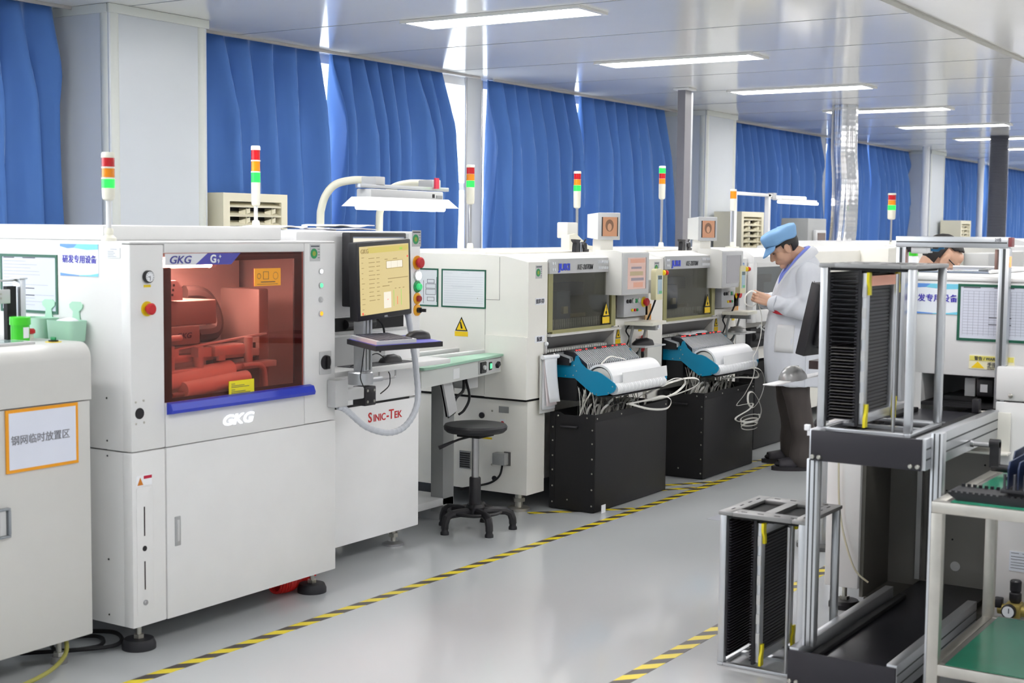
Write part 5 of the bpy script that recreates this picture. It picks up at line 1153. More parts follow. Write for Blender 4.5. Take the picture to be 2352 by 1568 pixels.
# right row beyond the first machine
t = thing('right_row_machine', 'white machine with slanted bright hood behind the bending second person', 'machine', (9.4, 1.2, 0))
MB().prism([(1.86,.1),(1.86,1.22),(1.80,1.28),(1.35,1.44),(.3,1.44),(.3,.1)], 'x', 8.3, 10.6).build('body', WHITE, t)
MB().box(8.28,8.30,.5,1.75,.9,1.27,.004).build('grey_panel', mat('warm_grey_panel',(186,186,180),.45), t)
MB().box(8.22,8.28,1.0,1.4,1.0,1.34).build('end_box', mat('warm_grey_panel',(186,186,180),.45), t)
bx('base', DGREY, t, 8.35, 10.5, .4, 1.8, 0, .1)
t = thing('right_row_machine', 'tall plain white machine at the far end of the right row', 'machine', (13, 1.2, 0))
MB().box(11.0,16,.3,1.9,.1,1.40,.03).build('body', GWHITE, t); bx('base', DGREY, t, 11.1, 15.9, .4, 1.8, 0, .1)
o = thing('monitor', 'white monitor back on a thin arm at the right photo edge', 'monitor', (8.6, 1.72, 1.44))
MB().box(8.50,8.78,1.66,1.74,1.52,1.70,.01).build('case', mat('case_white',(224,224,220),.4), o); MB().cyl((8.62,1.70,1.31),(8.62,1.70,1.52),.015).build('stem', ALU, o)
MB().tube(spline([(8.52,1.74,1.53),(8.53,1.77,1.47),(8.56,1.78,1.43),(8.6,1.75,1.40)]), .005, 6).build('red_wire', RED, o)
# ------------------------------------------------------------------ right foreground: unloader conveyors, magazines, table
RX = 5.45
t = R1 = thing('unloader_machine', 'white machine on the right with a blue sign and large framed sheet', 'machine', (6.1, 1.2, 0))
MB().box(RX,6.75,.2,1.99,.90+.11,1.372,.006).build('upper_body', WHITE, t)
MB().box(RX+.004,6.74,.2,1.985,1.372,1.388,.006).build('top_cover', mat('hood_white',(240,240,240),.35), t)
MB().box(RX,6.75,1.62,1.99,.80,1.012).box(RX,6.75,.2,1.335,.80,1.012).box(6.2,6.75,1.335,1.62,.8,1.012).build('port_frame', WHITE, t)
MB().box(RX,6.75,1.85,1.99,.12,.80,.004).box(RX,6.75,.2,1.30,.12,.80).box(RX+.35,6.75,1.30,1.85,.12,.80).build('lower_body', WHITE, t)
bx('bay_lining', mat('bay_grey',(128,126,122),.5), t, RX+.335, RX+.35, 1.30, 1.85, .086, .80)
bx('bay_floor', mat('bay_grey_dark',(104,102,96),.5), t, RX+.03,RX+.34,1.316,1.834,.02,.088); bx('bay_side', mat('bay_grey_dark',(104,102,96),.5), t, RX+.02,RX+.335,1.835,1.85,.086,.80); bx('bay_side', mat('bay_grey_dark',(104,102,96),.5), t, RX+.02,RX+.335,1.30,1.315,.086,.80)
MB().box(RX+.31,RX+.335,1.695,1.715,.12,.8).build('bay_rib', LGREY, t); MB().box(RX+.322,RX+.335,1.66,1.675,.12,.8).build('bay_seam', DGREY, t)
for y, z in ((1.58,.66),(1.60,.5),(1.45,.62),(1.57,.3),(1.40,.4)): MB().cyl((RX+.333,y,z),(RX+.336,y,z),.004,seg=8).build('bay_hole', BLACKM, t)
MB().lathe([(.02,0),(.02,.002)], (RX+.335,1.555,.19), (-1,0,0)).build('round_cover', LGREY, t)
for x, y in ((5.60,1.955),(6.6,1.9),(6.6,.4)): foot(t, x, y, .125, .065, .05, BLACK)
pt = MB().box(RX+.10,RX+.26,1.37,1.42,.93,.985,.004).box(RX+.06,RX+.30,1.44,1.60,.90,.905).box(RX+.0,RX+.4,1.33,1.62,.888,.9).box(RX+.06,RX+.3,1.42,1.55,.905,.925,.004).build('transfer_unit', BLACKM, t)
bx('motor_plate', LGREY, pt, RX+.08, RX+.10, 1.435, 1.475, .925, .995, .002)
MB().box(RX+.07,RX+.12,1.365,1.43,.925,.998,.01).build('motor', BLACK, pt); bx('motor_label', CARD, pt, RX+.066, RX+.070, 1.385, 1.412, .945, .975)
tc = bx('top_seam', SEAM, t, RX-.001, RX+.001, .3, 1.99, 1.371, 1.373)
# things on its end face
rd_sign(RX-.0005, 1.482, 1.688, 1.243, 1.360, 'blue and white sign seen between the posts of the standing magazine at right')
o = sheet_left('document_frame', 'largest green framed table sheet at the right photo edge', 'document frame', RX-.0005, 1.155, 1.490, 1.146, 1.362, PAPERB, GREENF, 'green framed documents')
doc_lines(o, RX-.0005, 1.155, 1.490, 1.146, 1.362, 16, 9, True)
o = sheet_left('warning_plate', 'pale yellow finger warning plate below the large framed sheet', 'sign', RX-.0005, 1.272, 1.440, 1.040, 1.092, mat('pale_yellow_plate',(236,230,196),.5))
bx('yellow_band', mat('pale_yellow_band',(230,220,110),0.5), o, RX-.0035, RX-.0025, 1.275, 1.437, 1.072, 1.090)
text('警告 / WARNING', .015, (RX-.0042, 1.420, 1.0755), XL, UP, INK, o, bold=.02)
text('手指注意', .017, (RX-.0034, 1.372, 1.053), XL, UP, INK, o, bold=.01, sx=1.05)
text('Watch your hands\nand fingers', .0062, (RX-.0034, 1.372, 1.0475), XL, UP, INK, o)
MB().prism([(1.432,1.044),(1.382,1.044),(1.407,1.069)], 'x', RX-.0035, RX-.0025).build('triangle', WARN, o)
# cabinet in front of the face, right of the conveyors
t = thing('end_cabinet', 'plain white cabinet box on the machine end, right of the crank handle', 'cabinet', (5.38, .9, 0))
MB().prism([(RX-.005,.925),(RX-.165,.925),(RX-.165,1.045),(RX-.15,1.06),(RX-.005,1.072)], 'y', .4, 1.318).build('top_box', WHITE, t) if False else MB().box(RX-.082,RX-.003,.4,1.318,.935,1.062,.008).build('top_box', WHITE, t)
MB().box(RX-.080,RX-.003,.4,1.316,.10,.930,.004).build('body', WHITE, t); MB().box(RX-.07,RX-.02,.45,1.29,0,.10).build('base', LGREY, t)
MB().lathe([(.008,0),(.008,.006),(.004,.008)], (RX-.082,1.262,.955), (-1,0,0)).build('screw_knob', ZINC, t)
MB().cyl((RX-.0795,1.295,.665),(RX-.083,1.295,.665),.011).build('cable_hole', BLACK, t)
l = bx('data_label', mat('label_blue_white',(218,224,234),.5), t, RX-.0815, RX-.080, 1.13, 1.245, .30, .375)
lines_on_left(l, RX-.0815, 1.245, 1.13, [(.368,.05,.3),(.368,.4,.9),(.355,.05,.9),(.345,.05,.5),(.333,.05,.8),(.323,.05,.9),(.312,.05,.7)], INK, .0016)
r = thing('air_regulator', 'black knobbed air pressure regulator with round gauge above the lower green mat', 'regulator', (5.325, 1.215, .15))
MB().box(5.300,5.370,1.185,1.24,.135,.19,.006).cyl((5.335,1.10,.16),(5.335,1.27,.16),.02).build('brass_body', mat('brass_yellow',(168,150,84),.4,.5), r)
MB().lathe([(.016,.19),(.022,.20),(.022,.225),(.016,.23),(.020,.235),(.021,.27),(.017,.275)], (5.335,1.21,0)).build('adjust_knob', BLACK, r)
g = MB().lathe([(.026,0),(.026,.018),(.023,.020)], (5.300,1.222,.165), (-1,0,0)).build('gauge', BLACK, r); MB().lathe([(.021,.018),(.021,.0205)], (5.300,1.222,.165), (-1,0,0)).build('dial', CARD, g)
MB().box(5.278,5.280,1.218,1.221,.16,.178).build('needle', INK, g); MB().box(5.315,5.355,1.255,1.285,.165,.20,.004).build('fitting', BLACK, r)

GRV = mat('groove_dark', (70,72,74), .6)
def rail(parent, name, x0, x1, y0, y1, z0, z1, outer):          # extruded side profile with slots on its outer face
    o = MB().box(x0,x1,y0,y1,z0,z1,.002).build(name, ALU, parent)
    c = MB()
    for u in (.34,.67):
        z = z0+(z1-z0)*u; yy = y0-.0006 if outer < 0 else y1+.0006
        c.box(x0+.001, x1-.001, min(yy,(y0 if outer<0 else y1)), max(yy,(y0 if outer<0 else y1)), z-.0028, z+.0028)
    c.build('slot', GRV, o, smooth=0); return o
def bolt(parent, x, y, z): return MB().lathe([(.008,0),(.008,.004),(.006,.007)], (x,y,z), (-1,0,0), 12).build('bolt', ZINC, parent)
# upper conveyor
t = thing('unloader_conveyor', 'upper aluminium magazine conveyor with black end plate and crank handle', 'conveyor', (4.9, 1.5, 0))
rail(t, 'side_rail', 4.45, 5.36, 1.300, 1.335, .797, .900, -1); rail(t, 'side_rail', 4.45, 5.36, 1.655, 1.690, .797, .900, 1)
e = bx('end_plate', mat('charcoal_plate',(34,32,40),.45), t, 4.436, 4.449, 1.312, 1.680, .797, .898, .002)
for y, z in ((1.672,.810),(1.650,.810),(1.345,.810),(1.322,.810)): bolt(e, 4.436, y, z)
MB().box(4.45,5.44,1.335,1.655,.84,.872).build('deck', mat('deck_dark_grey',(62,62,68),.35,.3), t)
MB().box(4.50,5.36,1.60,1.64,.872,.888,.003).box(4.5,5.36,1.35,1.39,.872,.888,.003).build('belt', BLACKM, t)
MB().box(4.92,4.96,1.40,1.59,.872,.89,.003).box(4.47,4.50,1.345,1.645,.872,.885,.002).box(5.0,5.02,1.4,1.6,.872,.884).build('cross_bar', ALU, t)
MB().box(5.30,5.34,1.36,1.385,.888,.94,.003).build('stop_block', BLACK, t)
for x, y0, y1, z0, z1 in ((4.462,1.662,1.702,.158,.797),(4.50,1.262,1.300,0,.915)):
    p = MB().box(x,x+.04,y0,y1,z0,z1,.002).build('leg', ALU, t)
    MB().box(x-.0006,x+.0004,(y0+y1)/2-.011,(y0+y1)/2-.006,z0+.002,z1-.002).box(x-.0006,x+.0004,(y0+y1)/2+.006,(y0+y1)/2+.011,z0+.002,z1-.002).build('slot', GRV, p, smooth=0)
for x, y0 in (): MB().box(x,x+.04,y0,y0+.038,.158 if y0 > 1.5 else 0,.80,.002).build('leg', ALU, t)
k = MB().cyl((4.98,1.300,.822),(4.98,1.225,.822),.009).lathe([(.013,0),(.013,.012)],(4.98,1.30,.822),(0,-1,0)).build('crank_shaft', STEEL, t)
MB().cyl((4.98,1.235,.828),(4.98,1.200,.828),.016).prism([(4.966,.835),(4.994,.835),(4.992,.745),(4.968,.745)], 'y', 1.200, 1.232).cyl((4.98,1.225,.745),(4.98,1.12,.742),.0135).build('crank_handle', BLACK, t)
MB().box(5.345,5.36,1.255,1.390,.745,.893,.003).box(5.30,5.36,1.25,1.41,.738,.748,.003).build('end_bracket', mat('bracket_white',(226,224,216),.4), t)
MB().box(4.455,4.470,1.692,1.712,.892,.912,.003).box(4.46,4.468,1.692,1.702,.875,.892).build('sensor_block', CARD, t)
# sensor gate
t = thing('sensor_gate', 'aluminium gate frame with red-brown end cap standing over the conveyor end', 'frame', (5.40, 1.5, .90))
for y0 in (1.290, 1.677):
    p = MB().box(5.385,5.425,y0,y0+.038,.90,1.500,.002).build('post', ALU, t); MB().box(5.3844,5.3855,y0+.014,y0+.024,.905,1.498).build('slot', GRV, p, smooth=0)
b_ = MB().box(5.385,5.425,1.296,1.718,1.500,1.541,.002).build('top_beam', ALU, t); MB().box(5.3844,5.3855,1.30,1.715,1.517,1.522).build('slot', GRV, b_, smooth=0)
bx('end_cap', mat('maroon_cap',(130,66,70),.5), t, 5.384, 5.426, 1.283, 1.296, 1.505, 1.540, .002)
text('2线', .016, (5.3835, 1.345, 1.525), XL, UP, INK, b_, bold=.01)
MB().box(5.39,5.42,1.60,1.66,1.475,1.50,.003).box(5.39,5.42,1.585,1.60,1.478,1.498).build('valve_block', LGREY, t)
MB().tube(spline([(5.40,1.585,1.49),(5.40,1.56,1.488),(5.40,1.55,1.496),(5.40,1.535,1.498)]), .005, 8).build('blue_hose', mat('blue_hose',(20,110,160),.35), t)
MB().box(5.39,5.42,1.66,1.675,1.48,1.5).build('black_clip', BLACK, t)
MB().box(5.395,5.42,1.335,1.346,1.42,1.495,.002).box(5.38,5.40,1.672,1.677,1.43,1.49).build('sensor_strip', mat('copper_strip',(150,120,112),.4,.4), t)
MB().box(5.383,5.395,1.2835,1.2895,1.43,1.47,.002).build('lit_indicator', mat('lit_orange',(250,160,110),.3,emit=.9,ecol=(255,150,90)), t)
# lower conveyor
t = thing('floor_conveyor', 'low black-bedded conveyor on the floor under the upper conveyor', 'conveyor', (4.9, 1.55, 0))
rail(t, 'side_rail', 4.43, 5.40, 1.365, 1.400, .052, .157, -1); rail(t, 'side_rail', 4.43, 5.44, 1.700, 1.733, .052, .157, 1)
e = bx('end_plate', mat('charcoal_plate',(34,32,40),.45), t, 4.416, 4.429, 1.366, 1.733, .02, .150, .002)
for y, z in ((1.724,.045),(1.700,.045),(1.40,.045)): bolt(e, 4.416, y, z)
MB().box(4.43,5.78,1.40,1.70,.09,.112,.002).build('bed', mat('bed_black_steel',(40,40,46),.28,.5,var=.25,scale=5), t)
MB().box(4.45,5.46,1.655,1.685,.112,.128,.003).box(4.45,4.48,1.63,1.69,.112,.133,.004).box(4.45,4.47,1.405,1.43,.112,.135,.003).build('guide_strip', BLACKM, t)
MB().box(4.5,4.54,1.37,1.4,0,.052).box(5.3,5.34,1.37,1.4,0,.052).box(4.5,4.54,1.70,1.73,0,.052).box(5.3,5.34,1.7,1.73,0,.052).build('foot_block', DGREY, t)
# magazines
CLIP = mat('yellow_clip', (232,216,20), .4); MBK = mat('esd_black', (20,19,26), .5); MBR = mat('esd_rib', (36,35,44), .42)
def magazine(x, y, z, label):
    t = thing('pcb_magazine', label, 'magazine rack', (x, y, z), 'aluminium magazine racks for circuit boards')
    L, W, Hh = .355, .320, .560; yl = W; ym = W*.565   # local: x depth, y width (left = +y)
    B = lambda *a, **k: MB().box(*a, **k)
    B(0,L,0,.022,0,.012,.002).box(0,L,W-.022,W,0,.012,.002).box(0,.022,.022,W-.022,0,.012,.002).box(L-.022,L,.022,W-.022,0,.012,.002).box(.16,.19,.022,W-.022,.0,.010).build('base_plate', ALU, t, local=True)
    tp_ = B(-.004,L+.004,-.004,.05,Hh-.014,Hh,.003).box(-.004,L+.004,W-.05,W+.004,Hh-.014,Hh,.003).box(-.004,.07,.05,W-.05,Hh-.014,Hh,.001).box(L-.07,L+.004,.05,W-.05,Hh-.014,Hh,.001).box(.07,L-.07,W/2-.018,W/2+.018,Hh-.014,Hh)
    c = MB()
    for yy in (.022, W-.026):
        for i in range(4): c.box(.05+.075*i,.08+.075*i,yy,yy+.006,Hh-.0005,Hh+.0006)
    for i in range(4): c.box(.02,.028,.04+.062*i,.062+.062*i,Hh-.0005,Hh+.0006).box(L-.03,L-.022,.04+.062*i,.062+.062*i,Hh-.0005,Hh+.0006)
    build_multi('top_plate', [(tp_, mat('plate_steel',(150,150,150),.4,.7)), (c, BLACKM)], t, local=True)
    MB().box(.01,L-.01,.03,W-.03,Hh-.024,Hh-.0145).box(.03,L-.03,W*.4,W*.6,Hh-.03,Hh-.024).build('under_bar', BLACKM, t, local=True)
    for px, py in ((0,0),(L-.026,0),(0,W-.026),(L-.026,W-.026)): B(px,px+.026,py,py+.026,.012,Hh-.014,.004).build('post', ALU, t, local=True)
    MB().cyl((.01,.062,.012),(.01,.062,Hh-.03),.006,seg=10).build('rod', STEEL, t, local=True)
    p = B(.02,L-.02,W-.030,W-.021,.03,Hh-.03).build('slotted_panel', MBK, t, local=True)
    c = MB()
    for i in range(48): c.box(.021,L-.021,W-.037,W-.030,.035+.0103*i,.0385+.0103*i)
    c.build('slot_ribs', MBR, p, local=True, smooth=0)
    m = B(.004,L-.01,ym,ym+.010,.022,Hh-.022).build('movable_panel', MBK, t, local=True)
    c = MB()
    for i in range(48): c.box(.0,L-.012,ym+.010,ym+.016,.035+.0103*i,.0385+.0103*i)
    c.build('slot_ribs', MBR, m, local=True, smooth=0)
    c = MB()
    for i in range(36): c.box(.045,L-.05,ym-.003,ym,.06+.0122*i,.0675+.0122*i)
    c.build('panel_slats', mat('slat_grey',(58,58,62),.5), m, local=True, smooth=0)
    f = B(.012,.048,ym-.016,ym,.03,Hh-.03,.002).box(L-.055,L-.025,ym-.016,ym,.03,Hh-.03,.002).box(.048,L-.055,ym-.014,ym,.03,.06,.002).box(.048,L-.055,ym-.014,ym,Hh-.075,Hh-.04,.002)
    c = MB()
    for i in range(6): c.box(.008,.017,ym-.017,ym-.004,.10+.07*i,.135+.07*i)
    build_multi('panel_frame', [(f, ALU), (c, LGREY)], t, local=True)
    for xx in (.006, L-.05):
        for top in (0, 1):
            z0, s_ = (Hh-.028, -1) if top else (.020, 1)
            pts = [(xx,z0),(xx+.026,z0),(xx+.024,z0+s_*.030),(xx+.030,z0+s_*.055),(xx+.030,z0+s_*.075),(xx+.014,z0+s_*.075),(xx+.012,z0+s_*.05),(xx,z0+s_*.030)]
            MB().prism(pts, 'y', ym-.026, ym-.017).build('yellow_clip', CLIP, t, local=True)
    return t
magazine(4.572, 1.742, 0.0, 'empty aluminium magazine rack standing on the floor')
MZ = .890
magazine(4.505, 1.368, MZ, 'filled aluminium magazine rack standing on the upper conveyor')
PCB = [mat('board_dark',(44,42,48),.35), mat('board_grey',(96,94,92),.35), mat('board_navy',(34,44,84),.35)]
proto_b = None
for i in range(24):
    z = MZ+.042+.0103*i
    if i == 0:
        proto_b = [bx('circuit_board', m, None, 4.512, 4.845, 1.560, 1.648, 0, .0026) for m in PCB[:2]]
        o = proto_b[0]
    elif i == 1: o = proto_b[1]
    else: o = proto_b[i % 2].copy(); COL.objects.link(o)
    o.location.z = z; tag(o, 'thin circuit board in the lower half of the filled magazine rack', 'circuit board', 'boards slotted in the filled magazine rack')
for i in range(14):
    o = MB().box(4.515,4.840,1.560,1.648,0,.0026).build('dark_board', mat('board_gloss_black',(26,25,30),.18), None) if i in (0,) else o.copy()
    if i: COL.objects.link(o)
    o.location.z = MZ+.30+.0155*i; tag(o, 'dark glossy board in the upper half of the filled magazine rack', 'circuit board', 'glossy boards in the upper half of the filled rack')
# barcode plate on the filled rack's movable panel
o = MB().box(4.552,4.80,1.526,1.530,MZ+.487,MZ+.520).build('lit_plate', mat('orange_glow_plate',(240,190,170),.4,emit=.15,ecol=(255,140,90)), None); tag(o, 'pale orange plate at the top of the filled rack between yellow clips', 'plate')
# operator screen and mouse tray behind the rack
o, s = scr('monitor', 'black monitor seen from behind, left of the filled magazine rack', .38, .34, .05, (6.32, 2.33, 1.155), math.pi-.12, 0, mat('off_screen',(30,32,36),.2), '')
o.rotation_euler = (Matrix.Rotation(math.pi-.12,4,'Z') @ Matrix.Rotation(-.22,4,'X')).to_euler()
c = MB()
for i in range(22): c.box(-.13,.13,.0545,.057,-.11+.0105*i,-.1055+.0105*i)
c.build('vents', mat('vent_grey',(70,70,76),.5), o, local=True, smooth=0)
MB().box(-.05,.05,.03,.10,-.15,.0,.01).build('neck', BLACK, o, local=True)
t = thing('mouse_tray', 'thin white mouse tray sticking out behind the filled magazine rack', 'tray', (6.35, 2.38, .86))
MB().box(5.98,6.75,2.44,2.50,.856,.862,.002).build('tray_board', mat('tray_white',(232,232,234),.35), t); MB().cyl((6.62,2.44,.855),(6.62,2.44,0),.03).build('stand_tube', ALU, t); MB().cyl((6.62,2.44,0),(6.62,2.44,.02),.12).build('stand_foot', DGREY, t)
bx('dark_board', mat('dark_brown_board',(58,44,46),.5), t, 6.47, 6.85, 2.40, 2.47, .895, .935)
mouse('large silver mouse on the white tray in front of the white coat', 6.27, 2.47, .862, .10, mat('silver_mouse',(150,150,150),.3,.5), 1.75)
o = MB().tube(spline([(6.66,2.47,.857),(6.58,2.45,.77),(6.62,2.43,.69),(6.55,2.46,.62),(6.63,2.44,.56),(6.55,2.45,.50)]), .008, 6).tube(spline([(6.64,2.46,.857),(6.62,2.47,.75),(6.53,2.44,.64),(6.60,2.45,.58),(6.64,2.45,.66)]), .006, 6).build('cable_bundle', mat('dark_grey_cable',(60,60,64),.5), None); tag(o, 'grey knotted cables hanging behind the left upright of the conveyor', 'cable')
o = MB().tube(spline([(5.44,1.94,.9),(5.43,1.935,.6),(5.43,1.92,.4),(5.42,1.86,.22),(5.43,1.80,.16)]), .004, 6).build('thin_hose', mat('clear_hose',(206,200,176),.3), None); tag(o, 'thin pale air hose on the machine side behind the conveyor leg', 'hose')
# table
t = thing('work_table', 'stainless two-level table with green mats in the right foreground', 'table', (4.7, .8, 0))
TX0, TX1, TY0, TY1 = 4.36, 5.06, .2, 1.252; Q = .036
for x in (TX0, TX1-Q):
    for y in (TY0, TY1-Q): MB().box(x,x+Q,y,y+Q,0,.72-Q,.003).build('leg', STEELB, t)
for z1, nm in ((.720,'top_frame'),(.205,'shelf_frame')):
    e_ = 0 if nm == 'top_frame' else .0015
    MB().box(TX0+e_,TX0+Q-e_,TY0+e_,TY1-e_,z1-Q,z1,.003).box(TX1-Q+e_,TX1-e_,TY0+e_,TY1-e_,z1-Q,z1,.003).box(TX0+Q,TX1-Q,TY1-Q+e_,TY1-e_,z1-Q,z1,.003).box(TX0+Q,TX1-Q,TY0+e_,TY0+Q-e_,z1-Q,z1,.003).build(nm, STEELB, t)
    bx('panel', mat('dark_steel_panel',(150,146,142),.4,.6), t, TX0+Q, TX1-Q, TY0+Q, TY1-Q, z1-.012, z1-.002)
    bx('green_mat', mat('green_esd_mat',(40,132,104),.22,var=.06), t, TX0+.012, TX1-.02, TY0+.02, TY1-.055, z1-.001, z1+.002)
# crenellated black tray and board racks on the table
t = thing('esd_tray', 'long black notched tray lying on the upper green mat', 'tray', (4.46, .8, .722))
MB().prism([(1.185,.722),(1.215,.742),(1.215,.748),(.25,.748),(.25,.722)], 'x', 4.405, 4.53).build('tray_body', BLACK, t) if False else None
c = MB().prism([(1.185,.722),(1.215,.742),(1.215,.748),(.25,.748),(.25,.722)], 'x', 4.405, 4.53)
for i in range(50):
    y = 1.205-.018*i
    c.box(4.523,4.531,y-.0105,y,.747,.757).box(4.405,4.411,y-.0105,y,.747,.753)
c.build('tray_body', BLACK, t, smooth=0.3)
def board_rack(y1, x0, z, label, blab, n=9):
    t = thing('board_rack', label, 'rack', (x0, y1, z), 'black comb racks on the upper table mat')
    rb_ = MB().box(x0,x0+.26,y1-.30,y1-.01,z,z+.012,.002).box(x0+.02,x0+.24,y1-.28,y1-.03,.722,z)
    c = MB()
    for i in range(n+1):
        y = y1-.018-.030*i; c.box(x0,x0+.012,y-.006,y,z+.012,z+.06).box(x0+.248,x0+.26,y-.006,y,z+.012,z+.06)
    build_multi('rack_base', [(rb_, BLACK), (c, mat('tooth_grey',(64,64,70),.4))], t)
    for i in range(n):
        y = y1-.027-.030*i
        o = MB().prism([(x0+.012,z+.012),(x0+.248,z+.012),(x0+.25,z+.095),(x0+.03,z+.095),(x0+.012,z+.075)], 'y', y-.004, y).build('blue_board', mat('board_blue',(36,50,84),.35,var=.25,scale=60), None)
        tag(o, blab, 'circuit board', 'blue boards standing in the comb racks')
board_rack(1.07, 4.42, .758, 'nearer black comb rack at the right photo edge, on the notched tray', 'dark blue board standing in the nearer comb rack')
board_rack(1.125, 4.72, .748, 'farther black comb rack at the right photo edge', 'dark blue board standing in the farther comb rack')
# small things on the right machine top
o = thing('bottle', 'white labelled bottle with green cap and green base behind the filled rack', 'bottle', (5.62, 1.72, 1.388))
MB().lathe([(.022,0),(.022,.016)], (0,0,0)).build('green_base', mat('bright_green_plastic',(60,196,40),.35), o, local=True); MB().lathe([(.0215,.016),(.0215,.066),(.016,.074)], (0,0,0)).build('white_body', CARD, o, local=True); MB().lathe([(.018,.074),(.018,.096)], (0,0,0)).build('green_cap', mat('bright_green_plastic',(60,196,40),.35), o, local=True)
for i, (x, y, l) in enumerate(((6.2,1.58,'shiny metal latch on the right machine top, left of the gate post'),(6.5,1.35,'second shiny metal latch on the right machine top, behind the gate post'),(6.3,1.12,'rightmost shiny metal latch on the right machine top'))):
    o = thing('latch', l, 'latch', (x, y, 1.388), 'chrome latches on the right machine top')
    MB().box(-.05,.05,-.02,.02,0,.006,.002).box(-.03,.04,-.012,.012,.006,.018,.004).cyl((-.04,-.02,.01),(-.04,.02,.01),.006).build('latch_body', STEEL, o, local=True)
o = MB().box(5.95,6.7,1.50,1.86,1.389,1.394,.002).build('glass_lid', mat('grey_glass',(120,130,150),.08), None); tag(o, 'dark glass lid with white edge lying on the right machine top', 'lid')
MB().tube(spline([(5.95,1.50,1.397),(6.7,1.50,1.397),(6.71,1.68,1.397),(6.7,1.86,1.397)],3), .008, 6).build('white_edge', WHITE, o)
# floor marks
o = MB().box(6.90,7.10,3.00,3.19,.0003,.001).build('floor_label', mat('grey_floor_label',(150,152,160),.5), None); tag(o, 'grey floor label with green arrows behind the rack on the floor', 'floor label')
o.rotation_euler.z = 0
MB().prism([(6.96,3.09),(7.04,3.14),(7.02,3.05)], 'z', .001, .0014).prism([(6.99,3.15),(7.05,3.17),(7.04,3.11)], 'z', .001, .0014).build('green_arrow', mat('green_arrow',(90,220,130),.5), o)
# ------------------------------------------------------------------ people
from mathutils import noise as mnoise
def skin_mat():
    m = mat('skin', (206,164,140), .48, var=.06, scale=18, spec=.4); p = m.node_tree.nodes['Principled BSDF']
    p.inputs['Subsurface Weight'].default_value = .08; p.inputs['Subsurface Radius'].default_value = (.01,.004,.002); return m
SKIN = skin_mat(); HAIR = mat('black_hair', (26,22,22), .55, var=.3, scale=60, bump=.5, bscale=300)
class Blob(MB):
    def cap(s, p0, p1, r0, r1=None):
        r1 = r0 if r1 is None else r1
        s.cyl(p0, p1, r0, r1, 16); s.ball(p0, r0, 14, 10); s.ball(p1, r1, 14, 10); return s
    def chain(s, pts, rs):
        for i in range(len(pts)-1): s.cap(pts[i], pts[i+1], rs[i], rs[i+1])
        return s
    def ell(s, c, r, M3=None):
        m = (M3.to_4x4() if M3 is not None else Matrix.Identity(4))
        bmesh.ops.create_uvsphere(s.bm, u_segments=18, v_segments=12, radius=1, matrix=Matrix.Translation(Vector(c)) @ m @ Matrix.Diagonal((*r, 1))); return s
    def loft(s, rings):
        R = [[s.bm.verts.new(p) for p in r] for r in rings]
        for A, B in zip(R, R[1:]): s.bridge(A, B)
        s.bm.faces.new(R[0][::-1]); s.bm.faces.new(R[-1]); return s
    def grow(s, name, m, parent, voxel=.008, it=4, wrinkle=None):
        bmesh.ops.recalc_face_normals(s.bm, faces=s.bm.faces[:])
        me = bpy.data.meshes.new('tmp'); s.bm.to_mesh(me); s.bm.free()
        o = bpy.data.objects.new('tmp', me); COL.objects.link(o)
        r = o.modifiers.new('r', 'REMESH'); r.mode = 'VOXEL'; r.voxel_size = voxel; r.use_smooth_shade = True
        q = o.modifiers.new('s', 'SMOOTH'); q.iterations = it; q.factor = .5
        dg = bpy.context.evaluated_depsgraph_get(); dg.update()
        nm = bpy.data.meshes.new_from_object(o.evaluated_get(dg)); bpy.data.objects.remove(o); bpy.data.meshes.remove(me)
        if wrinkle:
            ns = [v.normal.copy() for v in nm.vertices]
            for v, n in zip(nm.vertices, ns): v.co += n*wrinkle(v.co)
        nm.name = name; nm.materials.clear(); nm.materials.append(m); nm.shade_smooth()
        p = bpy.data.objects.new(name, nm); COL.objects.link(p); p.parent = parent; return p
def head_frame(c, pitch):
    n = Vector((math.cos(pitch),0,-math.sin(pitch))); u = Vector((math.sin(pitch),0,math.cos(pitch))); l = Vector((0,1,0))
    M3 = Matrix((n, l, u)).transposed()
    return lambda a, b, d: Vector(c)+n*a+l*b+u*d, M3
def add_head(b, H, M3):
    b.ell(H(-.012,0,.032), (.098,.078,.088), M3).ell(H(.022,0,-.035), (.066,.060,.068), M3).ell(H(.060,0,-.092), (.024,.026,.020), M3)
    b.ell(H(.045,.036,-.020), (.034,.028,.034), M3).ell(H(.045,-.036,-.020), (.034,.028,.034), M3)
    b.ell(H(.076,0,.032), (.018,.050,.014), M3).ell(H(.055,0,.060), (.034,.056,.040), M3)
    b.chain([H(.082,0,.022), H(.098,0,-.006), H(.104,0,-.022)], [.010,.011,.013]).ell(H(.094,.012,-.026), (.011,.008,.008), M3).ell(H(.094,-.012,-.026), (.011,.008,.008), M3)
    b.ell(H(.082,0,-.050), (.013,.024,.0065), M3).ell(H(.079,0,-.063), (.013,.021,.0075), M3).ell(H(.070,0,-.05), (.018,.034,.024), M3)
    for s in (1, -1):
        b.ell(H(-.006,.083*s,.000), (.021,.011,.035), M3).ell(H(-.014,.090*s,.008), (.011,.008,.024), M3)
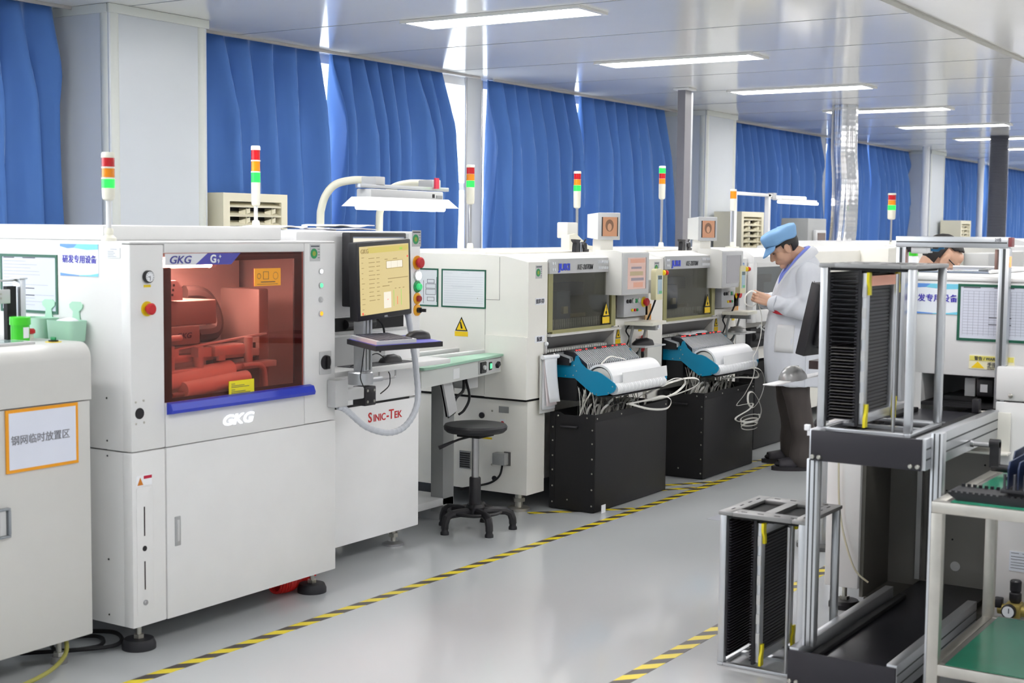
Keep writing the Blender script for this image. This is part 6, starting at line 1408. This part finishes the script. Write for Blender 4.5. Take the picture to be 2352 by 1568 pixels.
def add_hand(b, wrist, know, side, curl):
    # wrist -> knuckle line centre; fingers curl inward; side=+1 left hand (thumb on top, inside)
    W_, K = Vector(wrist), Vector(know); d = (K-W_).normalized(); up = Vector((0,0,1)); inn = Vector((0,-side,0)); inn = (inn-d*inn.dot(d)).normalized(); up = d.cross(inn)*(1 if d.cross(inn).z > 0 else -1)
    for q in (-.028,-.010,.010,.026): b.cap(W_+up*q*.6, K+up*q, .017, .012)
    L = [(.034,.026,.020),(.038,.030,.022),(.035,.027,.020),(.028,.020,.017)]
    for i, q in enumerate((.030,.011,-.009,-.027)):
        a = K+up*q; c1 = .25+curl*.5+.05*i; c2 = 1.0+curl*.5+.08*i; c3 = 1.7+curl*.4
        p1 = a+(d*math.cos(c1)+inn*math.sin(c1))*L[i][0]; p2 = p1+(d*math.cos(c2)+inn*math.sin(c2))*L[i][1]; p3 = p2+(d*math.cos(c3)+inn*math.sin(c3))*L[i][2]
        b.chain([a,p1,p2,p3], [.0100,.0090,.0082,.0070])
    t0 = W_+(K-W_)*.30+up*.022+inn*.012
    b.chain([t0, t0+d*.030+inn*.022+up*.012, t0+d*.056+inn*.030+up*.010, t0+d*.074+inn*.026+up*.002], [.014,.012,.0098,.008])
def sleeve(b, sh, el, wr, r=(.088,.075,.055)):
    b.chain([sh, Vector(sh).lerp(Vector(el),.5), el], [r[0],r[0]*.93,r[1]]).chain([el, Vector(el).lerp(Vector(wr),.55), wr], [r[1],r[1]*.88,r[2]])
def ring_pts(cx, rx, ry, z, n=36, pw=.9):
    return [(cx+rx*math.copysign(abs(math.cos(a))**pw, math.cos(a)), ry*math.copysign(abs(math.sin(a))**pw, math.sin(a)), z) for a in [2*math.pi*i/n for i in range(n)]]
def fold(co):
    x, y, z = co
    v = mnoise.noise(Vector((x*9, y*9, z*3.0)))*.009+mnoise.noise(Vector((x*22, y*22, z*9+4)))*.005
    arm = max(0, 1-abs(z-1.08)/.13)*(1 if abs(y) > .12 else .3)       # creases gather round the bent elbow
    v += arm*.008*math.sin(70*(z*.55+x*.85)+3*mnoise.noise(Vector((x*10,y*10,z*10))))
    return v
def hair_shell(parent, H, M3, keep, name='hair', r=(.103,.084,.096), c=(-.012,0,.034), th=.004):
    b = MB(); bmesh.ops.create_uvsphere(b.bm, u_segments=64, v_segments=44, radius=1)
    kill = [v for v in b.bm.verts if not keep(v.co.x*r[0]+c[0], v.co.y*r[1], v.co.z*r[2]+c[2])]
    bmesh.ops.delete(b.bm, geom=kill, context='VERTS')
    for v in b.bm.verts:
        k = 1+.02*mnoise.noise(v.co*6)
        v.co = H(v.co.x*r[0]*k+c[0], v.co.y*r[1]*k, v.co.z*r[2]*k+c[2])
    o = b.build(name, HAIR, parent, smooth=3.2, local=True); m = o.modifiers.new('thick','SOLIDIFY'); m.thickness = th; m.offset = 1; return o
def face_bits(parent, H, eyes_open=.0035):
    EYE = mat('eye_dark', (30,22,20), .2); LID = mat('lid_line', (96,58,48), .6)
    for s, nm in ((1,'eye'),(-1,'eye')):
        o = MB().tube([H(.078,.018*s,.012), H(.083,.030*s,.013), H(.076,.044*s,.011)], [.002,.0042,.002], 8, .6).build(nm, EYE, parent, local=True)
        MB().tube([H(.087,.014*s,.033), H(.091,.030*s,.038), H(.078,.050*s,.033)], [.003,.0045,.002], 8, .6).build('eyebrow', HAIR, parent, local=True)
    MB().tube([H(.088,.022,-.0565), H(.095,0,-.0565), H(.088,-.022,-.0565)], [.0012,.0022,.0012], 8, .6).build('mouth_line', mat('lip_dark', (150,84,76), .5), parent, local=True)

# ---- the man in the white coat
p1 = thing('person', 'person in white coat and light blue cap, head bowed, holding white tape', 'person', (8.80, 3.47, 0))
rot_z(p1, math.atan2(.82, -.57))
H, M3 = head_frame((.080,0,1.442), math.radians(33))
b = Blob(); add_head(b, H, M3)
b.chain([H(-.035,0,-.045), (-.03,0,1.40), (-.075,0,1.345)], [.056,.058,.066])
b.chain([(-.065,0,1.30), (-.06,0,1.15), (-.03,0,.95), (-.02,0,.84)], [.085,.10,.11,.11]).cap((-.06,.13,1.265), (-.06,-.13,1.265), .058)
AR = dict(l=((-.045,.205,1.285), (-.030,.275,1.055), (.185,.145,1.095)), r=((-.045,-.205,1.285), (-.02,-.27,1.06), (.190,-.095,1.10)))
for s, k in ((1,'l'),(-1,'r')):
    sh, el, wr = AR[k]
    b.chain([sh, el], [.055,.042]).chain([el, wr], [.042,.028]).cap((-.02,.08*s,.82), (-.01,.118*s,.44), .07,.046).cap((-.01,.118*s,.44), (-.035,.13*s if s > 0 else -.165,.09), .044,.036)
    b.cap((-.06,(.13 if s > 0 else -.165),.045), (.085,(.135 if s > 0 else -.17),.035), .034,.028)
add_hand(b, (.178,.143,1.097), (.252,.090,1.125), 1, .35); add_hand(b, (.185,-.095,1.10), (.258,-.045,1.13), -1, .45)
body = b.grow('body', SKIN, p1, voxel=.0046, it=3)
face_bits(p1, H)
hair_shell(p1, H, M3, lambda x, y, z: (x < .058 and z > .036 and z < .08) or (x < .020 and z > .012 and z < .08) or (x < -.032 and z > -.052 and z < .08), r=(.101,.0835,.094))
MB().box(-.010,.010,0,.002,0,.03).bm.free()
# coat
PROFZ = [(.555,-.190,.172,.235),(.62,-.200,.180,.230),(.70,-.212,.188,.224),(.80,-.222,.192,.218),(.90,-.228,.186,.210),(1.0,-.224,.172,.202),(1.10,-.214,.150,.196),(1.19,-.204,.122,.194),(1.27,-.188,.085,.190),(1.33,-.166,.045,.168),(1.375,-.142,.012,.122),(1.405,-.122,-.01,.085)]
b = Blob(); b.loft([ring_pts((a+c)/2, (c-a)/2, w, z) for z, a, c, w in PROFZ])
for k in 'lr':
    sh, el, wr = AR[k]; wr2 = Vector(el).lerp(Vector(wr), .93)
    sleeve(b, (sh[0], sh[1]*.93, sh[2]-.01), el, wr2, (.086,.074,.049))
COAT = mat('white_coat_cloth', (208,211,219), .62, var=.03, scale=5, bump=.12, bscale=400)
coat = b.grow('coat', COAT, p1, voxel=.0075, it=3, wrinkle=fold)
def surf(z, th, off=.006):
    for (z0,a0,c0,w0),(z1,a1,c1,w1) in zip(PROFZ, PROFZ[1:]):
        if z0 <= z <= z1: break
    t = (z-z0)/(z1-z0); a, c, w = a0+(a1-a0)*t, c0+(c1-c0)*t, w0+(w1-w0)*t
    return ((a+c)/2+((c-a)/2+off)*math.cos(th), (w+off)*math.sin(th), z)
c = MB(); c.grid([[surf(z, math.radians(d)) for d in range(36, 73, 4)] for z in (.775,.81,.85,.89,.93,.955)])
o = c.build('coat_pocket', mat('coat_pocket_cloth',(214,215,217),.62,bump=.12,bscale=400), coat, local=True); o.modifiers.new('t','SOLIDIFY').thickness = .004
c = MB(); c.tube([surf(z, math.radians(95), .008) for z in [.56+.03*i for i in range(15)]], .0035, 6); c.build('side_seam', COAT, coat, local=True)
c = MB()
for s in (1, -1): c.tube(spline([(-.125,0,1.440),(-.085,.090*s,1.425),(-.008,.106*s,1.352),(.058,.078*s,1.262),(.108,.036*s,1.165),(.142,.014*s,1.06)]), .031, 12, .42)
c.build('coat_collar', mat('coat_collar_cloth',(216,218,224),.6,bump=.12,bscale=400), coat, local=True)
c = MB()
for s in (1, -1): c.tube(spline([(-.092,0,1.452),(-.050,.066*s,1.432),(.005,.070*s,1.375),(.050,.048*s,1.305),(.082,.020*s,1.262),(.092,.014*s,1.20)]), [.018]*30+[.02]*11, 12, .45)
c.build('shirt_collar', mat('blue_shirt_cloth',(126,140,224),.6), p1, local=True)
for k in 'lr':
    sh, el, wr = (Vector(q) for q in AR[k]); a = el.lerp(wr,.86); d = (wr-el).normalized()
    MB().lathe([(.050,0),(.054,.004),(.053,.020),(.046,.022)], a, d, 24, False).build('cuff', COAT, coat, local=True)
sh, el, wr = (Vector(q) for q in AR['l']); d = (wr-el).normalized()
MB().tube([el.lerp(wr,q)+Vector((0,0,-.052)) for q in (.55,.65,.75,.85,.95)], [.006,.012,.014,.014,.008], 10).build('red_cuff_edge', mat('red_cloth',(200,34,50),.6), p1, local=True)
c = MB(); c.grid([[(-.070+.062*u+.004*v, .300-.014*u*u+.030*v, 1.225-.10*v) for u in [i/4 for i in range(5)]] for v in [i/4 for i in range(5)]])
o = c.build('sleeve_pocket', mat('coat_pocket_cloth',(214,215,217),.62), coat, local=True); o.modifiers.new('t','SOLIDIFY').thickness = .003
pn = MB().cyl((-.024,.318,1.185),(-.040,.308,1.240),.0032,seg=8).build('pen', BLACK, coat, local=True); MB().tube([(-.034,.316,1.222),(-.048,.314,1.228),(-.052,.312,1.245)], .0016, 6).build('pen_clip', BLACK, pn, local=True)
# trousers
b = Blob()
for s, ya in ((1,.13),(-1,-.165)):
    b.chain([(-.02,.085*s,.80),(.005,.115*s,.58),(-.02,.125*s,.42),(-.045,ya*.98,.24),(-.04,ya,.085)], [.115,.096,.082,.074,.078])
b.cap((-.02,.06,.84),(-.02,-.06,.84),.12)
b.grow('trousers', mat('dark_grey_trousers',(66,60,58),.75,var=.15,scale=9), p1, voxel=.010, it=4, wrinkle=lambda co: mnoise.noise(Vector((co.x*8,co.y*8,co.z*7)))*.012)
for ya in (.135,-.17):
    pts = [(.145*math.cos(a)*(1.0)-.0+.012, ya+.052*math.sin(a)*(1+.12*math.cos(a))) for a in [2*math.pi*i/28 for i in range(28)]]
    sd = MB().prism(pts, 'z', 0, .026).build('sandal', mat('dark_sandal',(40,37,42),.6), p1, local=True)
    c = MB(); c.grid([[(x, ya+.052*math.sin(a), .026+(.062-.20*max(0,x-.03))*math.cos(a)) for a in [math.pi*(i/10-.5) for i in range(11)]] for x in (-.0,.03,.06,.09,.115)])
    c.build('strap', mat('dark_sandal_strap',(46,43,50),.6), sd, local=True).modifiers.new('t','SOLIDIFY').thickness = .005
    MB().ball((.02,ya,.040),(.118,.042,.030),16,10).build('sock', mat('dark_sock',(34,32,36),.8), p1, local=True)
# cap
def cap_frame(c, pitch): return head_frame(c, pitch)
K, KM = cap_frame(H(-.012,0,.062), math.radians(25))
CAPM = mat('light_blue_cap_cloth', (126,172,218), .7, var=.05, scale=8, bump=.12, bscale=350)
b = MB(); rings = []
def cr(rx, ry, h, off=0): return [K(rx*math.cos(a)+off, ry*math.sin(a), h+.004*math.sin(5*a+h*60)) for a in [2*math.pi*i/44 for i in range(44)]]
R = [[b.bm.verts.new(p) for p in r] for r in (cr(.108,.090,-.010),cr(.111,.094,.0),cr(.117,.100,.026),cr(.121,.104,.048,-.004),cr(.115,.099,.062,-.008),cr(.085,.075,.071,-.012),cr(.04,.035,.076,-.014),cr(.004,.004,.077,-.014))]
for A, B in zip(R, R[1:]): b.bridge(A, B)
b.bm.faces.new(R[-1]); cp_ = b.build('cap', CAPM, p1, local=True, smooth=1.6); cp_.modifiers.new('t','SOLIDIFY').thickness = -.004
c = MB(); c.grid([[K(.103*math.cos(a)+.050*v*math.cos(a), .088*math.sin(a)*(1+.12*v), -.006-.058*v*max(.15,math.cos(a))) for a in [math.radians(q) for q in range(-62,63,6)]] for v in (0,.25,.5,.75,1.0)])
c.build('visor', CAPM, cp_, local=True, smooth=3).modifiers.new('t','SOLIDIFY').thickness = .004
c = MB(); c.grid([[K(.1125*math.cos(a), .0955*math.sin(a), h) for a in [math.radians(q) for q in range(118,152,5)]] for h in (-.002,.014)]); c.build('name_patch', mat('white_patch',(232,236,242),.6), cp_, local=True).modifiers.new('t','SOLIDIFY').thickness = .003
# tape held in the hands, running down to the coils
def loc2w(f, l, z):
    a = math.atan2(.82,-.57); return (8.80+f*math.cos(a)-l*math.sin(a), 3.47+f*math.sin(a)+l*math.cos(a), z)
tp = [loc2w(.262,.045,1.155), loc2w(.30,.04,1.165), loc2w(.335,.04,1.13), loc2w(.335,.045,1.085), loc2w(.295,.05,1.065), loc2w(.262,.055,1.085)]
o = MB().tube(spline(tp), .006, 6, .35).build('carrier_tape', TW, None); tag(o, 'white tape loop pinched in the hands of the person', 'tape', 'loose loops of white carrier tape')
pts = [loc2w(.258,.05,1.10), (8.672,3.645,1.0), (8.676,3.65,.87), (8.63,3.655,.78), (8.585,3.66,.735), (8.60,3.66,.69), (8.606,3.66,.64), (8.575,3.66,.585), (8.47,3.665,.50), (8.335,3.66,.443), (8.45,3.655,.437), (8.575,3.65,.43), (8.52,3.655,.395), (8.33,3.66,.362), (8.36,3.655,.335), (8.52,3.65,.318), (8.68,3.65,.322), (8.70,3.66,.345)]
for i in range(34):
    a = i*.55; pts.append((8.545+.135*math.cos(a)*(1-.004*i), 3.66+.022*math.sin(a), .345-.0022*i+.012*math.sin(a)))
o = MB().tube(spline(pts, 6), .0062, 6, .35).build('carrier_tape', TW, None); tag(o, 'long white tape falling from the hands into a coil beside the middle bin', 'tape', 'loose loops of white carrier tape')
ctape([(8.52,3.72,.66),(8.66,3.66,.655),(8.74,3.65,.60),(8.76,3.655,.52),(8.70,3.66,.44),(8.60,3.66,.40),(8.52,3.66,.44),(8.52,3.66,.50),(8.60,3.66,.50),(8.70,3.66,.43),(8.74,3.66,.36),(8.68,3.66,.30)], 'white tape loops hanging before the right end of the middle bin')
ctape([(8.40,3.80,.60),(8.55,3.74,.60),(8.70,3.68,.59),(8.68,3.67,.63),(8.60,3.69,.665)], 'short white tape strand along the middle bin top edge')

# ---- the man bending behind the right machine
p2 = thing('person', 'person with black hair and glasses bending down behind the aluminium gate', 'person', (7.34, 2.40, 0))
rot_z(p2, math.atan2(-.84, .54))
H, M3 = head_frame((.300,0,1.412), math.radians(40))
b = Blob(); add_head(b, H, M3)
b.chain([H(-.035,0,-.045), (.23,0,1.36), (.17,0,1.31)], [.056,.058,.066])
b.chain([(.16,0,1.27), (.06,0,1.10), (-.04,0,.95), (-.08,0,.84)], [.10,.12,.12,.12]).cap((.15,.13,1.26), (.15,-.13,1.26), .075)
AR = dict(l=((.16,.19,1.25), (.26,.24,1.02), (.45,.14,1.08)), r=((.16,-.19,1.25), (.26,-.24,1.02), (.45,-.14,1.08)))
for s, k in ((1,'l'),(-1,'r')):
    sh, el, wr = AR[k]
    b.chain([sh, el], [.055,.042]).chain([el, wr], [.042,.028]).cap((-.08,.08*s,.84), (-.02,.10*s,.45), .085,.055).cap((-.02,.10*s,.45), (-.06,.11*s,.09), .052,.038).cap((-.09,.11*s,.045), (.07,.115*s,.035), .034,.028)
add_hand(b, (.44,.14,1.08), (.50,.10,1.09), 1, .4); add_hand(b, (.44,-.14,1.08), (.50,-.10,1.09), -1, .4)
b.grow('body', SKIN, p2, voxel=.0055, it=3)
face_bits(p2, H)
hair_shell(p2, H, M3, lambda x, y, z: (z > .050+.9*max(0,x-.01)+.2*abs(y) or (x < -.030 and z > -.050)) and x < .062, r=(.104,.0815,.100), th=.006)
GB = mat('black_glasses', (18,18,20), .25); g = MB()
for s in (1,-1):
    g.tube([H(.097+.002*math.cos(a)-.012*abs(math.sin(a))*0, (.034+.027*math.cos(a))*s, .004+.019*math.sin(a)) for a in [2*math.pi*i/24 for i in range(25)]], .0026, 6)
    g.tube([H(.094,.062*s,.012), H(.060,.080*s,.012), H(.0,.088*s,.014), H(-.02,.088*s,.004)], .0030, 6)
g.tube([H(.100,.008,.010), H(.104,0,.013), H(.100,-.008,.010)], .0024, 6).build('glasses', GB, p2, local=True)
b = Blob(); b.loft([ring_pts(-.07,.20,.23,.56), ring_pts(-.07,.20,.24,.75), ring_pts(-.04,.19,.235,.92), ring_pts(.04,.175,.23,1.08), ring_pts(.11,.15,.22,1.20), ring_pts(.15,.11,.17,1.28), ring_pts(.165,.08,.10,1.325)])
for k in 'lr':
    sh, el, wr = AR[k]; sleeve(b, (sh[0], sh[1]*.93, sh[2]-.01), el, Vector(el).lerp(Vector(wr),.92), (.088,.075,.05))
c2 = b.grow('coat', COAT, p2, voxel=.012, it=4, wrinkle=fold)
c = MB()
for s in (1,-1): c.tube(spline([(.115,0,1.375),(.15,.07*s,1.355),(.215,.072*s,1.30),(.27,.05*s,1.24),(.31,.02*s,1.20)]), .024, 12, .42)
c.build('shirt_collar', mat('pale_blue_collar',(150,196,236),.6), p2, local=True)
b = Blob()
for s in (1,-1): b.chain([(-.08,.085*s,.80),(-.02,.10*s,.46),(-.06,.11*s,.09)], [.12,.095,.09])
b.grow('trousers', mat('navy_trousers',(40,44,60),.75), p2, voxel=.014, it=4)
for s in (1,-1): MB().box(-.13,.12,.115*s-.045,.115*s+.045,0,.03,.012).build('shoe', BLACK, p2, local=True)
